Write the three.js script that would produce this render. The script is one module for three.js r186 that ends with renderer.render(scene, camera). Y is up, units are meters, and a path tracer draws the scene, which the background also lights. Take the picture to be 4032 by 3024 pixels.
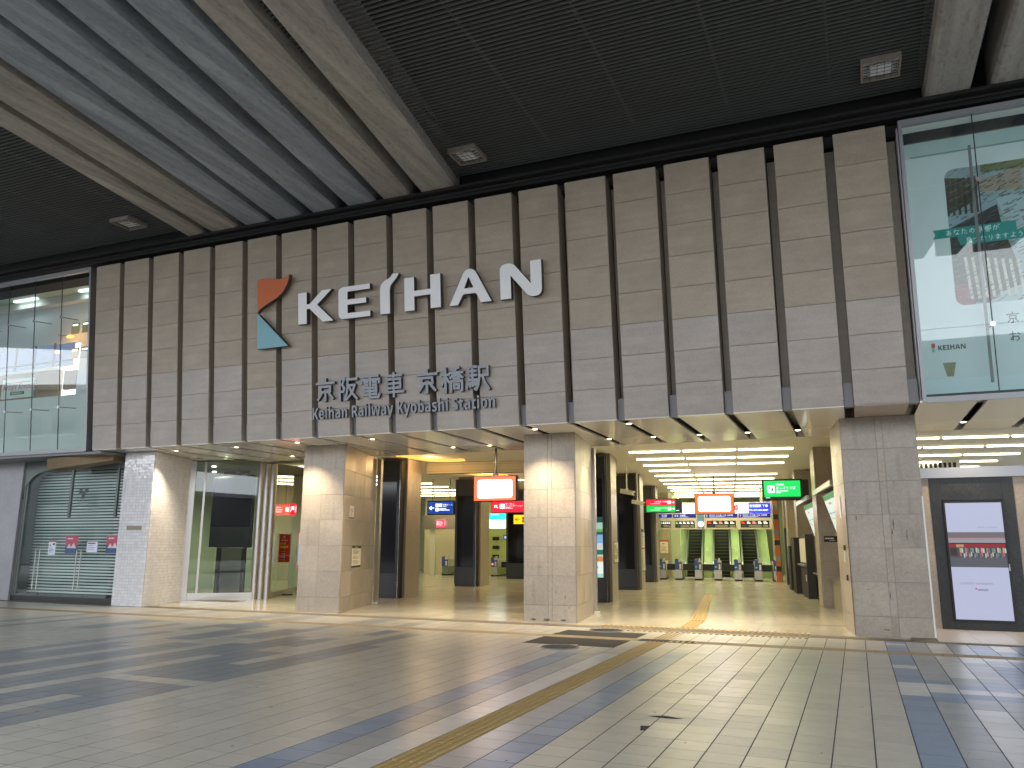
import * as THREE from 'three';
import { mergeGeometries } from 'three/addons/utils/BufferGeometryUtils.js';
import { FontLoader } from 'three/addons/loaders/FontLoader.js';
import { TextGeometry } from 'three/addons/geometries/TextGeometry.js';
import { RoundedBoxGeometry } from 'three/addons/geometries/RoundedBoxGeometry.js';
import { RectAreaLightUniformsLib } from 'three/addons/lights/RectAreaLightUniformsLib.js';

// ---------------------------------------------------------------- camera, sky, sun, exposure
const scene = new THREE.Scene();
const camera = new THREE.PerspectiveCamera(51.42, 4 / 3, 0.1, 900);
camera.position.set(17.862, 1.545, 14.553);
camera.rotation.set(0.1992, 0.4015, 0.004, 'YXZ');
const renderer = new THREE.WebGLRenderer({ antialias: true });
renderer.toneMapping = THREE.LinearToneMapping;
renderer.toneMappingExposure = 4.85;
renderer.shadowMap.enabled = true;
RectAreaLightUniformsLib.init();
{
  const Wd = 64, Hd = 32, d = new Float32Array(Wd * Hd * 4);
  for (let j = 0; j < Hd; j++) for (let i = 0; i < Wd; i++) {
    const e = Math.max(0, Math.sin(((j + 0.5) / Hd - 0.5) * Math.PI)), g = 1 - 0.22 * e, o = (j * Wd + i) * 4;
    d[o] = 0.9 * g; d[o + 1] = 0.95 * g; d[o + 2] = 1.02 * g; d[o + 3] = 1;
  }
  const t = new THREE.DataTexture(d, Wd, Hd, THREE.RGBAFormat, THREE.FloatType);
  t.mapping = THREE.EquirectangularReflectionMapping; t.magFilter = THREE.LinearFilter; t.needsUpdate = true;
  scene.background = t; scene.environment = t;
  scene.backgroundIntensity = scene.environmentIntensity = 1.0;
}
const sun = new THREE.DirectionalLight(new THREE.Color(1, 0.96, 0.9), 0.55);
sun.position.set(40, 60, 50); sun.target.position.set(10, 0, 0); sun.castShadow = true; sun.shadow.radius = 24;
Object.assign(sun.shadow.camera, { left: -45, right: 45, top: 45, bottom: -45, far: 200 });
scene.add(sun, sun.target);

// ---------------------------------------------------------------- helpers
let seed = 7;
const rnd = () => { seed = (seed + 0x6d2b79f5) | 0; let t = Math.imul(seed ^ (seed >>> 15), 1 | seed); t = (t + Math.imul(t ^ (t >>> 7), 61 | t)) ^ t; return ((t ^ (t >>> 14)) >>> 0) / 4294967296; };
const rr = (a, b) => a + (b - a) * rnd();
const used = {};
const numbered = (n) => { const k = used[n] = (used[n] ?? -1) + 1; return k ? n + '_' + String(k).padStart(3, '0') : n; };
function tag(o, label, category, group) { o.userData.label = label; o.userData.category = category; if (group) o.userData.group = group; return o; }
function thing(name, label, category, p = [0, 0, 0], turn = 0, group) {
  const o = new THREE.Group(); o.name = numbered(name); o.position.set(...p); o.rotation.y = turn; scene.add(o);
  return tag(o, label, category, group);
}
function part(name, geo, m, parent, p, r) {
  const o = new THREE.Mesh(geo, m); o.name = name; o.castShadow = o.receiveShadow = true;
  if (p) o.position.set(...p); if (r) o.rotation.set(...r); parent.add(o); return o;
}
function structure(name, geo, m, p, r) { const o = part(numbered(name), geo, m, scene, p, r); o.userData.kind = 'structure'; return o; }
function solo(name, geo, m, p, r, label, category, group) { const o = part(numbered(name), geo, m, scene, p, r); return tag(o, label, category, group); }

// interior frame: turned 7.85 degrees from the facade
const TH = 0.137, e1 = [Math.cos(TH), -Math.sin(TH)], e2 = [-Math.sin(TH), -Math.cos(TH)];
const W = (u, w, y = 0) => [15.4 + u * e1[0] + w * e2[0], y, -2.95 + u * e1[1] + w * e2[1]];
const H1 = 3.88, LEAN = 0.0941, TILE = 0.299, X0 = 17.877;

// noise
const perm = new Uint8Array(512); { const a = [...Array(256).keys()]; for (let i = 255; i > 0; i--) { const j = (rnd() * (i + 1)) | 0;[a[i], a[j]] = [a[j], a[i]]; } for (let i = 0; i < 512; i++) perm[i] = a[i & 255]; }
function vn(x, y, px, py) { // periodic value noise
  const ix = Math.floor(x), iy = Math.floor(y), fx = x - ix, fy = y - iy, s = fx * fx * (3 - 2 * fx), t = fy * fy * (3 - 2 * fy);
  const h = (a, b) => perm[(perm[((a % px) + px) % px & 255] + (((b % py) + py) % py)) & 255] / 255;
  return (h(ix, iy) * (1 - s) + h(ix + 1, iy) * s) * (1 - t) + (h(ix, iy + 1) * (1 - s) + h(ix + 1, iy + 1) * s) * t;
}
function fbm(x, y, px, py, o = 4) { let v = 0, a = 0.5, f = 1; for (let i = 0; i < o; i++) { v += a * vn(x * f, y * f, px * f, py * f); a *= 0.5; f *= 2; } return v / (1 - Math.pow(0.5, o)); }
function dataTex(n, fn, srgb = true, rep = [1, 1]) {
  const d = new Uint8Array(n * n * 4);
  for (let j = 0; j < n; j++) for (let i = 0; i < n; i++) { const c = fn(i / n, j / n), o = (j * n + i) * 4; d[o] = c[0]; d[o + 1] = c[1]; d[o + 2] = c[2]; d[o + 3] = 255; }
  const t = new THREE.DataTexture(d, n, n); t.wrapS = t.wrapT = THREE.RepeatWrapping; t.magFilter = THREE.LinearFilter; t.minFilter = THREE.LinearMipmapLinearFilter;
  if (srgb) t.colorSpace = THREE.SRGBColorSpace; t.repeat.set(...rep); t.needsUpdate = true; return t;
}
const clampB = (v) => Math.max(0, Math.min(255, Math.round(v)));
const gray = (v) => { const b = clampB(v); return [b, b, b]; };
const T = {
  stone: dataTex(512, (x, y) => { const a = fbm(x * 4, y * 24, 4, 24, 4), b = fbm(x * 5, y * 5, 5, 5, 4), c = fbm(x * 90, y * 90, 90, 90, 2); return gray(216 + (a - 0.5) * 18 + (b - 0.5) * 24 + (c - 0.5) * 16); }, true, [0.5, 0.5]),
  pillar: dataTex(512, (x, y) => { const a = fbm(x * 3, y * 3, 3, 3, 5), b = fbm(x * 22, y * 5, 22, 5, 4), c = fbm(x * 80, y * 80, 80, 80, 2), st = Math.max(0, b - 0.62) * 70; const v = 212 + (a - 0.5) * 46 - st + (c - 0.5) * 24; return [clampB(v + 2), clampB(v - 1), clampB(v - 5)]; }, true, [0.42, 0.42]),
  concrete: dataTex(512, (x, y) => { const a = fbm(x * 2, y * 14, 2, 14, 5), b = fbm(x * 6, y * 6, 6, 6, 4), c = fbm(x * 100, y * 60, 100, 60, 2); const pit = fbm(x * 40, y * 40, 40, 40, 2) > 0.72 ? -30 : 0; return gray(200 + (a - 0.5) * 64 + (b - 0.5) * 26 + (c - 0.5) * 22 + pit * 0.5); }, true, [0.25, 0.5]),
  rough: dataTex(512, (x, y) => { const a = fbm(x * 4, y * 4, 4, 4, 5), c = fbm(x * 60, y * 60, 60, 60, 2); return gray(190 + (a - 0.5) * 90 + (c - 0.5) * 24); }, false, [0.35, 0.35]),
  fine: dataTex(256, (x, y) => gray(128 + (fbm(x * 50, y * 50, 50, 50, 3) - 0.5) * 200), false, [1.5, 1.5]),
  tile: dataTex(512, (x, y) => { const a = fbm(x * 5, y * 5, 5, 5, 4), b = fbm(x * 30, y * 30, 30, 30, 3), s = b > 0.74 ? -8 : 0; return gray(230 + (a - 0.5) * 26 + (b - 0.5) * 16 + s); }, true, [0.37, 0.37]),
  granite: dataTex(256, (x, y) => { const c = fbm(x * 90, y * 90, 90, 90, 2), b = fbm(x * 6, y * 6, 6, 6, 3); return gray(120 + (c - 0.5) * 170 + (b - 0.5) * 70); }, true, [1, 1]),
  brushed: dataTex(256, (x, y) => gray(150 + (fbm(x * 3, y * 120, 3, 120, 2) - 0.5) * 120), false, [0.6, 0.6]),
};
const M = (color, o = {}) => { const m = new THREE.MeshPhysicalMaterial({ color: new THREE.Color().setRGB(...color), roughness: 0.6, ...o }); return m; };
const LK = 0.42;
const glow = (color, k, o = {}) => new THREE.MeshStandardMaterial({ color: 0x000000, emissive: new THREE.Color().setRGB(...color), emissiveIntensity: k * LK, roughness: 0.4, ...o });

const mat = {
  grout: M([0.05, 0.048, 0.05], { roughness: 0.95 }),
  groutIn: M([0.16, 0.135, 0.1], { roughness: 0.9 }),
  ground: M([0.3, 0.3, 0.3], { map: T.concrete, roughness: 0.9 }),
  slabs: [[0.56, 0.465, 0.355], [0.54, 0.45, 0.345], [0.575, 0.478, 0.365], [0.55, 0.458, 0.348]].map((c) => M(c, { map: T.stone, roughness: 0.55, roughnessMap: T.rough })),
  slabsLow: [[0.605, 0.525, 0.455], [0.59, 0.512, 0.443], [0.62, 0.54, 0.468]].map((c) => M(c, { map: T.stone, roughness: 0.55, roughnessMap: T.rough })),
  recess: M([0.46, 0.39, 0.295], { roughness: 0.75, map: T.stone }),
  cover: M([0.23, 0.23, 0.24], { roughness: 0.5, metalness: 0.3 }),
  pillar: [[0.56, 0.5, 0.43], [0.55, 0.49, 0.422], [0.572, 0.512, 0.442]].map((c) => M(c, { map: T.pillar, roughness: 0.5, roughnessMap: T.rough })),
  cream: [[0.74, 0.65, 0.49], [0.71, 0.62, 0.465]].map((c) => M(c, { map: T.pillar, roughness: 0.35 })),
  joint: M([0.2, 0.175, 0.145], { roughness: 0.9 }),
  soffit: M([0.82, 0.81, 0.77], { roughness: 0.16, roughnessMap: T.fine, clearcoat: 0.3, clearcoatRoughness: 0.08 }),
  hallCeil: M([0.74, 0.72, 0.65], { roughness: 0.7 }),
  dark: M([0.012, 0.013, 0.015], { roughness: 0.35 }),
  darkPanel: M([0.022, 0.024, 0.028], { roughness: 0.3 }),
  screenOff: M([0.006, 0.007, 0.012], { roughness: 0.08 }),
  black: M([0.015, 0.015, 0.015], { roughness: 0.6 }),
  corr: M([0.1, 0.108, 0.104], { roughness: 0.7 }),
  beam: M([0.014, 0.014, 0.014], { roughness: 0.7 }),
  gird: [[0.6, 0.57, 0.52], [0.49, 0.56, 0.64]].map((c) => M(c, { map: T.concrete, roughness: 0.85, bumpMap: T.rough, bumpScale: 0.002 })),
  steel: M([0.5, 0.48, 0.45], { metalness: 1, roughness: 0.36 }),
  chrome: M([0.7, 0.68, 0.65], { metalness: 1, roughness: 0.16 }),
  rail: M([0.3, 0.31, 0.32], { metalness: 0.7, roughness: 0.4 }),
  white: M([0.78, 0.78, 0.76], { roughness: 0.5 }),
  offwhite: M([0.7, 0.68, 0.6], { roughness: 0.6 }),
  glass: M([0.93, 0.98, 0.96], { transmission: 1, roughness: 0.01, thickness: 0, ior: 1.5 }),
  glassGreen: M([0.94, 0.98, 0.965], { transmission: 1, roughness: 0.01, thickness: 0, ior: 1.5 }),
  granite: M([0.075, 0.08, 0.085], { map: T.granite, roughness: 0.4 }),
  rust: M([0.35, 0.26, 0.16], { roughness: 0.8, map: T.pillar }),
  yellow: M([0.56, 0.4, 0.15], { roughness: 0.6, map: T.pillar }),
  yellowIn: M([0.56, 0.4, 0.15], { roughness: 0.6, map: T.pillar }),
  strip: M([0.26, 0.23, 0.2], { roughness: 0.7, map: T.granite }),
  stripY: M([0.42, 0.33, 0.2], { roughness: 0.7, map: T.pillar }),
  orange: M([0.56, 0.12, 0.015], { roughness: 0.4 }),
  teal: M([0.2, 0.44, 0.5], { roughness: 0.4 }),
  letter: M([0.84, 0.84, 0.84], { roughness: 0.35 }),
  letterSide: M([0.05, 0.05, 0.055], { roughness: 0.5 }),
  letterGrey: M([0.29, 0.31, 0.34], { roughness: 0.35 }),
};
// box with uv in metres
const boxCache = {};
function box(w, h, d, v = 0) {
  const key = [w, h, d, v].map((x) => (+x).toFixed(4)).join();
  if (boxCache[key]) return boxCache[key];
  const g = new THREE.BoxGeometry(w, h, d), uv = g.attributes.uv, p = g.attributes.position, n = g.attributes.normal, ox = v * 0.377, oy = v * 0.613;
  for (let i = 0; i < uv.count; i++) {
    const x = p.getX(i), y = p.getY(i), z = p.getZ(i), ax = Math.abs(n.getX(i)), ay = Math.abs(n.getY(i));
    if (ax > 0.5) uv.setXY(i, z + ox, y + oy); else if (ay > 0.5) uv.setXY(i, x + ox, z + oy); else uv.setXY(i, x + ox, y + oy);
  }
  return boxCache[key] = g;
}
// box given by its min and max corners
function span(name, m, parent, a, b, v = 0) { return part(name, box(b[0] - a[0], b[1] - a[1], b[2] - a[2], v), m, parent, [(a[0] + b[0]) / 2, (a[1] + b[1]) / 2, (a[2] + b[2]) / 2]); }
const bx = (a, b) => box(b[0] - a[0], b[1] - a[1], b[2] - a[2]).clone().translate((a[0] + b[0]) / 2, (a[1] + b[1]) / 2, (a[2] + b[2]) / 2);
const cyl = (r, h, n = 20, r2 = r) => new THREE.CylinderGeometry(r2, r, h, n);
function prism(pts, h, bevel = 0) { // polygon in x,z extruded up from y = 0
  const s = new THREE.Shape(pts.map(([x, z]) => new THREE.Vector2(x, -z)));
  const g = new THREE.ExtrudeGeometry(s, { depth: h, bevelEnabled: bevel > 0, bevelSize: bevel, bevelThickness: bevel, bevelSegments: 1 }); g.rotateX(-Math.PI / 2); return g;
}
// ---------------------------------------------------------------- writing: a small stroke alphabet for the Japanese signs
const STROKES = {
  京: '50 3 50 18;6 21 94 21;26 35 74 35 74 57 26 57 26 34;50 57 50 93 38 93;30 66 13 88;68 64 87 86', 阪: '12 8 34 8 24 33 35 50 30 63 21 62;12 6 12 97;46 13 95 13;51 13 50 48 45 74 36 95;52 38 85 38 76 60 62 80 44 96;58 42 70 68 96 95',
  電: '14 8 86 8;8 36 8 22 92 22 92 36;50 8 50 46;21 32 38 32;21 44 38 44;62 32 79 32;62 44 79 44;18 56 78 56 78 82 18 82 18 56;18 69 78 69;48 56 48 95 88 95 92 84', 車: '14 14 86 14;20 28 80 28 80 64 20 64 20 28;20 46 80 46;5 80 95 80;50 3 50 98',
  橋: '3 30 38 30;22 4 22 98;21 36 4 72;24 40 38 60;80 5 50 13;42 24 97 24;66 12 61 27 43 44;74 26 96 44;58 35 82 35 82 47 58 47 58 35;46 98 46 58 94 58 94 94 87 96;60 70 80 70 80 85 60 85 60 70', 駅: '12 8 12 60;12 8 47 8;12 24 45 24;12 40 45 40;29 8 29 58;12 58 49 58 47 90 38 94;8 70 3 90;17 70 18 84;27 68 30 82;36 66 41 78;58 10 93 10 93 43;58 43 93 43;58 10 58 52 53 78 43 97;71 44 80 70 98 97',
  き: '22 24 78 18;18 44 82 36;46 6 64 60;64 60 40 56 28 66 34 82 56 90 72 88', っ: '26 56 60 46 76 56 72 76 48 86', ぷ: '44 14 58 24;54 30 42 46 58 62 50 80 32 76;18 58 12 76;72 54 84 74;84 12 90 16 86 24 80 20 84 12', う: '38 10 62 16;24 38 58 30 74 46 66 76 40 94', り: '30 14 28 44 34 56;66 10 70 48 60 78 46 94', ば: '16 12 12 50 18 90;38 30 82 28;60 12 62 74 46 86 36 74 50 66 80 82;84 6 88 14;92 4 96 12',
  け: '18 10 14 50 20 90;38 34 88 32;68 8 70 56 54 94', い: '20 22 22 66 36 80;72 28 84 60', は: '16 12 12 50 18 90;38 30 82 28;60 12 62 74 46 86 36 74 50 66 80 82', ん: '50 8 18 90 40 52 54 60 60 86 84 64', イ: '76 10 50 40 14 58;54 38 54 94', ン: '18 22 40 34;16 86 56 70 86 30', フ: '16 20 82 20 72 58 32 92', ォ: '24 52 82 52;60 36 60 92;58 56 26 86', ス: '22 18 74 18 56 58 16 90;56 56 86 88', テ: '26 16 74 16;12 40 88 40;52 42 46 74 26 92', ー: '12 50 88 50', シ: '24 16 42 26;14 42 32 52;16 88 58 72 86 30', ョ: '30 40 76 40 76 90 30 90;32 64 76 64', モ: '20 16 80 16;12 46 88 46;46 16 46 84 86 84', ル: '34 16 32 60 12 90;62 12 62 86 90 58',
  の: '54 20 36 74 18 70 20 40 52 20 80 40 76 70 54 88', あ: '24 22 78 18;48 6 46 80;66 36 40 84 20 70 40 46 80 52 78 78 58 92', な: '16 26 56 22;40 8 20 56;70 22 88 32;66 44 66 78 50 86 40 76 56 70 84 86', た: '14 26 60 24;38 8 16 90;54 46 86 44;52 74 66 84 90 82', か: '14 34 58 28 54 80 40 78;36 10 14 86;74 24 88 50', が: '14 34 58 28 54 80 40 78;36 10 14 86;70 30 84 54;80 8 86 16;90 4 96 12', つ: '12 40 60 28 86 46 76 72 46 86', ま: '20 24 80 24;22 44 78 44;50 8 52 76 38 86 28 74 50 68 80 86', す: '10 26 90 26;56 6 56 56 40 60 38 44 54 42 58 70 38 94', よ: '52 30 84 28;52 8 54 76 36 88 22 76 46 66 82 88', お: '14 28 60 26;38 8 38 80 20 74 36 52 76 52 82 74 62 88;74 20 90 32', 見: '26 8 74 8 74 58 26 58 26 8;26 25 74 25;26 42 74 42;40 58 34 78 12 94;58 58 58 90 88 90 90 78', 都: '8 22 52 22;30 6 30 40;56 8 6 56;14 40 56 40;22 48 50 48 50 92 22 92 22 48;22 70 50 70;64 8 88 8 78 34 90 50 84 64 74 62;64 6 64 98',
  下: '8 14 92 14;50 14 50 96;54 36 76 52', 中: '14 26 86 26 86 60 14 60 14 26;50 4 50 98', 之: '48 4 56 16;18 28 78 28 20 78;20 78 44 88 92 90', 島: '48 4 42 12;24 12 74 12 74 38 24 38 24 12;24 25 74 25;24 38 24 52 88 52;24 64 88 64 84 94 76 94;14 72 14 90 64 90 64 74;38 70 38 90', 三: '16 18 84 18;22 50 78 50;8 84 92 84', 条: '40 6 16 34;32 18 70 18 20 50;38 26 88 50;10 62 90 62;50 50 50 98;44 66 16 90;56 66 86 90', 方: '50 4 50 18;8 22 92 22;40 24 36 60 10 94;38 46 76 46 70 90 56 92', 市: '50 4 50 18;8 20 92 20;20 82 20 38 80 38 80 76 72 78;50 20 50 98', 動: '46 6 12 14;6 24 54 24;12 34 50 34 50 60 12 60 12 34;12 47 50 47;30 12 30 88;10 74 50 74;4 90 56 86;60 30 92 30 88 88 76 90;74 8 72 50 56 94', 尊: '30 4 38 14;70 4 62 14;8 18 92 18;20 28 80 28 80 58 20 58 20 28;42 18 42 36;60 18 60 36;20 46 80 46;8 70 92 70;64 60 64 94 52 92;28 78 38 88',
  枚: '4 28 44 28;24 4 24 98;23 34 4 70;26 38 42 58;62 4 46 40;54 24 96 24;82 24 70 62 44 96;54 44 70 70 96 96', 出: '50 4 50 94;20 18 20 46 80 46 80 18;12 58 12 94 88 94 88 58', 町: '10 16 48 16 48 80 10 80 10 16;29 16 29 80;10 48 48 48;54 20 96 20;76 20 76 92 64 92', 柳: '4 28 36 28;20 4 20 98;19 34 4 66;54 10 42 18 42 76 58 68;62 16 62 60 50 96;70 14 94 14 92 70 82 70;72 14 72 98', 淀: '10 10 22 20;6 36 18 46;8 92 24 64;60 4 60 16;34 34 34 18 94 18 94 34;42 38 86 38;64 38 64 88;64 60 86 60;46 56 40 86 30 96;40 80 60 92 96 94', 屋: '14 8 90 8 90 26 14 26;14 8 14 56 4 96;26 40 92 40;52 40 34 56 82 54;74 46 86 60;30 70 90 70;58 58 58 92;18 94 98 94', 香: '74 4 26 12;8 24 92 24;50 10 50 50;46 26 10 50;54 26 90 50;26 56 74 56 74 94 26 94 26 56;26 75 74 75', 里: '18 8 82 8 82 48 18 48 18 8;18 28 82 28;50 8 50 92;14 68 86 68;6 92 94 92', 園: '8 8 92 8 92 94 8 94 8 8;28 26 72 26;50 16 50 36;20 38 80 38;34 46 66 46 66 60 34 60 34 46;50 60 50 84;48 62 22 82;56 64 78 82',
};
function strokeLines(ch) { return STROKES[ch].split(';').map((s) => { const n = s.split(' ').map(Number), p = []; for (let i = 0; i < n.length; i += 2) p.push([n[i], n[i + 1]]); return p; }); }
function write(c, text, x, y, size, bold = 0.1) { // baseline box top-left at x, y
  c.lineCap = 'square'; c.lineJoin = 'miter'; c.strokeStyle = c.fillStyle; c.lineWidth = size * bold;
  for (const ch of text) {
    if (STROKES[ch]) { for (const l of strokeLines(ch)) { c.beginPath(); l.forEach(([a, b], i) => c[i ? 'lineTo' : 'moveTo'](x + a * size / 100, y + b * size / 100)); c.stroke(); } x += size * 1.06; }
    else { c.font = `bold ${size}px sans-serif`; c.fillText(ch, x, y + size * 0.86); x += c.measureText(ch).width + size * 0.04; }
  }
  return x;
}
function canvasTex(w, h, draw) {
  const cv = document.createElement('canvas'); cv.width = w; cv.height = h; const c = cv.getContext('2d'); draw(c, w, h);
  const t = new THREE.CanvasTexture(cv); t.colorSpace = THREE.SRGBColorSpace; t.magFilter = THREE.LinearFilter; return t;
}
const paper = (w, h, draw, o = {}) => new THREE.MeshStandardMaterial({ map: canvasTex(w, h, draw), roughness: 0.5, ...o });
const lit = (w, h, k, draw) => { const t = canvasTex(w, h, draw); return new THREE.MeshStandardMaterial({ color: 0x050505, emissive: 0xffffff, emissiveMap: t, emissiveIntensity: k * LK, roughness: 0.25 }); };
const pbox = (w, h, d) => new THREE.BoxGeometry(w, h, d);
const sheet = (w, h) => new THREE.PlaneGeometry(w, h);
function textLines(c, x, y, w, n, gap, th) { for (let i = 0; i < n; i++) { let a = x; const end = x + w * (0.6 + 0.4 * (((i * 37) % 10) / 10)); while (a < end) { const l = gap * (0.3 + ((i * 13 + a * 7) % 5) / 6); c.fillRect(a, y + i * gap, Math.min(l, end - a), th); a += l + gap * 0.16; } } }
function areaLight(name, color, k, w, h, pos, look) {
  const l = new THREE.RectAreaLight(new THREE.Color().setRGB(...color), k * LK, w, h); l.name = name; l.position.set(...pos); l.lookAt(...look); scene.add(l); return l;
}
// ---------------------------------------------------------------- ground and plaza paving
structure('ground', new THREE.PlaneGeometry(600, 600), mat.ground, [10, -0.06, 100], [-Math.PI / 2, 0, 0]);
const plaza = structure('plaza_floor', box(44, 0.04, 17.6), mat.grout, [8, -0.0215, 8.1]);   // bedding under the tiles, top at -0.0015
{
  const C = { // tile colours: cream, blue, grey, pale, dark blue-grey, asphalt
    c: [[0.56, 0.53, 0.46], [0.54, 0.51, 0.445], [0.575, 0.545, 0.47], [0.55, 0.525, 0.462]], b: [[0.215, 0.305, 0.44], [0.23, 0.32, 0.45], [0.2, 0.285, 0.42]],
    g: [[0.37, 0.39, 0.4], [0.35, 0.375, 0.385]], w: [[0.66, 0.65, 0.63], [0.63, 0.625, 0.6]], d: [[0.2, 0.235, 0.28], [0.225, 0.26, 0.3], [0.245, 0.27, 0.295], [0.3, 0.315, 0.32]],
  };
  const tm = {}; for (const k in C) tm[k] = C[k].map((c, i) => M(c, { map: T.tile, roughness: 0.29 + i * 0.02 }));
  // coloured fields of the paving: kind, x0, x1, z0, z1 (metres); later entries win
  const fields = [
    ['b', 13.69, 13.99, 2.9, 20], ['g', 13.99, 14.29, 3, 20], ['g', 14.887, 15.186, 3, 20], ['b', 15.186, 15.485, 2.4, 20], ['w', 14.29, 14.588, 3, 20],
    ['b', 18.176, 18.475, -0.65, 20], ['w', 18.176, 18.475, -0.45, -0.1], ['w', 18.176, 18.475, 2.2, 2.5], ['w', 18.176, 18.475, 3.7, 4.6],
    ['g', 18.475, 18.774, -0.7, 3.4], ['b', 18.475, 18.774, 3.4, 4.9], ['w', 18.475, 18.774, 3.9, 4.25], ['g', 18.475, 18.774, 4.9, 20],
    ['w', 18.774, 19.073, -0.7, 3.1], ['g', 18.774, 19.073, 3.1, 3.7], ['b', 18.774, 19.073, 3.7, 4.6], ['w', 18.774, 19.073, 3.95, 4.25], ['g', 18.774, 19.073, 4.6, 5.2], ['w', 18.774, 19.073, 5.2, 20],
    ['g', 19.073, 19.372, -0.7, 1.1], ['w', 19.073, 19.372, 1.1, 1.65], ['g', 19.073, 19.372, 1.65, 3.5], ['b', 19.073, 19.372, 3.5, 4.8], ['w', 19.073, 19.372, 4, 4.3], ['g', 19.073, 19.372, 4.8, 20],
    ['b', 19.372, 19.671, -0.7, 0.9], ['w', 19.372, 19.671, 0.9, 1.45], ['g', 19.372, 19.671, 1.45, 2], ['b', 19.372, 19.671, 2, 20], ['w', 19.372, 19.671, 3.7, 4.1],
    ['w', 19.671, 19.97, -0.7, 0.2], ['b', 19.671, 19.97, 0.2, 1.1], ['w', 19.671, 19.97, 1.1, 1.4], ['b', 19.671, 19.97, 1.4, 20], ['b', 19.97, 20.27, -0.7, 3], ['g', 20.27, 20.57, -0.7, 6], ['b', 20.57, 21.2, -0.7, 2.6],
    // the large banded figure on the left
    ['d', 10.4, 11, 7.5, 13], ['d', 9.5, 10.1, 7.3, 13], ['d', 9.9, 11, 7.3, 8.25], ['d', 8.6, 9.2, 5.0, 13], ['d', 7.7, 8.3, 4.5, 13], ['d', 7.1, 7.4, 4.9, 13], ['d', 6.2, 7.2, 4.6, 9], ['c', 6.6, 6.9, 3.4, 6.1], ['d', 6.2, 6.6, 3.3, 9],
    ['d', 9.35, 10.95, 4.6, 7], ['c', 9.2, 9.5, 5.2, 7], ['c', 10.1, 10.4, 4.6, 6], ['d', 10.5, 10.95, 3.5, 7], ['d', 8.6, 9.5, 4.1, 5.4], ['d', 7, 7.8, 2.6, 4.1], ['d', 9, 9.75, 2.8, 4], ['c', 9.3, 9.6, 2.5, 3.1], ['d', 10.4, 10.8, 1.6, 3.5], ['d', 9.8, 10.25, 1.5, 2.4], ['d', 7.1, 7.4, 1.6, 3], ['d', 6.2, 6.6, 1.7, 2.8], ['d', 8, 8.6, 2, 3.4], ['d', 8.3, 8.7, 1.2, 2.4],
    ['d', 2.6, 3, 1.4, 6], ['d', 1.6, 2, 1.1, 5], ['g', 5.6, 6.1, -0.6, 0.6], ['g', 6.5, 7.1, -0.6, 0.7], ['d', 6.6, 7, 1, 2.2], ['g', 8.3, 8.9, -0.6, 0.7], ['g', 9.5, 9.9, -0.6, 0.7], ['g', 2.7, 3.1, -0.6, 0.7], ['g', 3.9, 4.2, -0.6, 0.7],
    ['d', 4.2, 4.6, 1.6, 3.4], ['d', 5.2, 5.5, 2, 3.2],
  ];
  const kindAt = (x, z) => { let k = 'c'; for (const f of fields) if (x > f[1] && x < f[2] && z > f[3] && z < f[4]) k = f[0]; return k; };
  const cut = (x, z) => (x > 14.588 && x < 14.887 && z > 0.9) || (x > 12.75 && x < 14.31 && z > 0 && z < 2.1);
  const thick = 0.02, geos = [0, 1, 2, 3, 4, 5].map((v) => box(TILE - 0.011, thick, TILE - 0.009, v * 1.7 + 0.3)), list = [];
  const eye = camera.position;
  const zs = []; for (let z = 1.07; z < 13.2; z += TILE) zs.push([z, z + TILE]);
  for (const [a, b] of [[-0.69, -0.4], [-0.4, -0.11], [-0.11, 0.18], [0.18, 0.47], [0.47, 0.72]]) zs.push([a, b]);
  for (let i = -88; i < 38; i++) for (const [za, zb] of zs) {
    const x = X0 + (i + 0.5) * TILE, z = (za + zb) / 2;
    if (cut(x, z) || (x < -4 && z < -0.5)) continue;
    const full = zb - za > 0.295;
    const dx = x - eye.x, dz = z - eye.z, ax = Math.sin(0.4015), dist = Math.hypot(dx, dz);
    // seen size: only what lies before the camera counts
    const fwd = -dx * Math.sin(0.4015) - dz * Math.cos(0.4015), side = dx * Math.cos(0.4015) - dz * Math.sin(0.4015);
    const seen = fwd > 3.2 && Math.abs(side) < fwd * 0.66 && full ? 1 / (dist * dist * dist) : 0;
    const k = kindAt(x, z), v = (rnd() * 6) | 0, c = (rnd() * tm[k].length) | 0;
    list.push({ x, z, y: -thick / 2 - rnd() * 0.0006, k, v, c, seen, d: zb - za, tx: rr(-1, 1) * 0.0012, tz: rr(-1, 1) * 0.0012 });
  }
  list.sort((a, b) => b.seen - a.seen);
  for (const t of list.slice(0, 300)) part('tile', geos[t.v], tm[t.k][t.c], plaza, [t.x - 8, t.y + 0.0215, t.z - 8.1], [t.tx, 0, t.tz]);
  const rest = {}; for (const t of list.slice(300)) (rest[t.k + t.c + t.v] ??= []).push(t);
  const dummy = new THREE.Object3D();
  for (const key in rest) {
    const im = new THREE.InstancedMesh(geos[+key[2]], tm[key[0]][+key[1]], rest[key].length); im.name = 'paving_tiles'; im.userData.kind = 'stuff'; im.castShadow = im.receiveShadow = true;
    rest[key].forEach((t, i) => { dummy.position.set(t.x - 8, t.y + 0.0215, t.z - 8.1); dummy.rotation.set(t.tx, ((t.v % 4) * Math.PI) / 2 * (t.d > 0.295 ? 0 : 0), t.tz); dummy.scale.set(1, 1, (t.d - 0.009) / (TILE - 0.009)); dummy.updateMatrix(); im.setMatrixAt(i, dummy.matrix); });
    plaza.add(im);
  }
  const P = (name, m, x0, x1, z0, z1, h = 0.018) => span(name, m, plaza, [x0 - 8, 0.0215 - h, z0 - 8.1], [x1 - 8, 0.0215, z1 - 8.1]);
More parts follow.
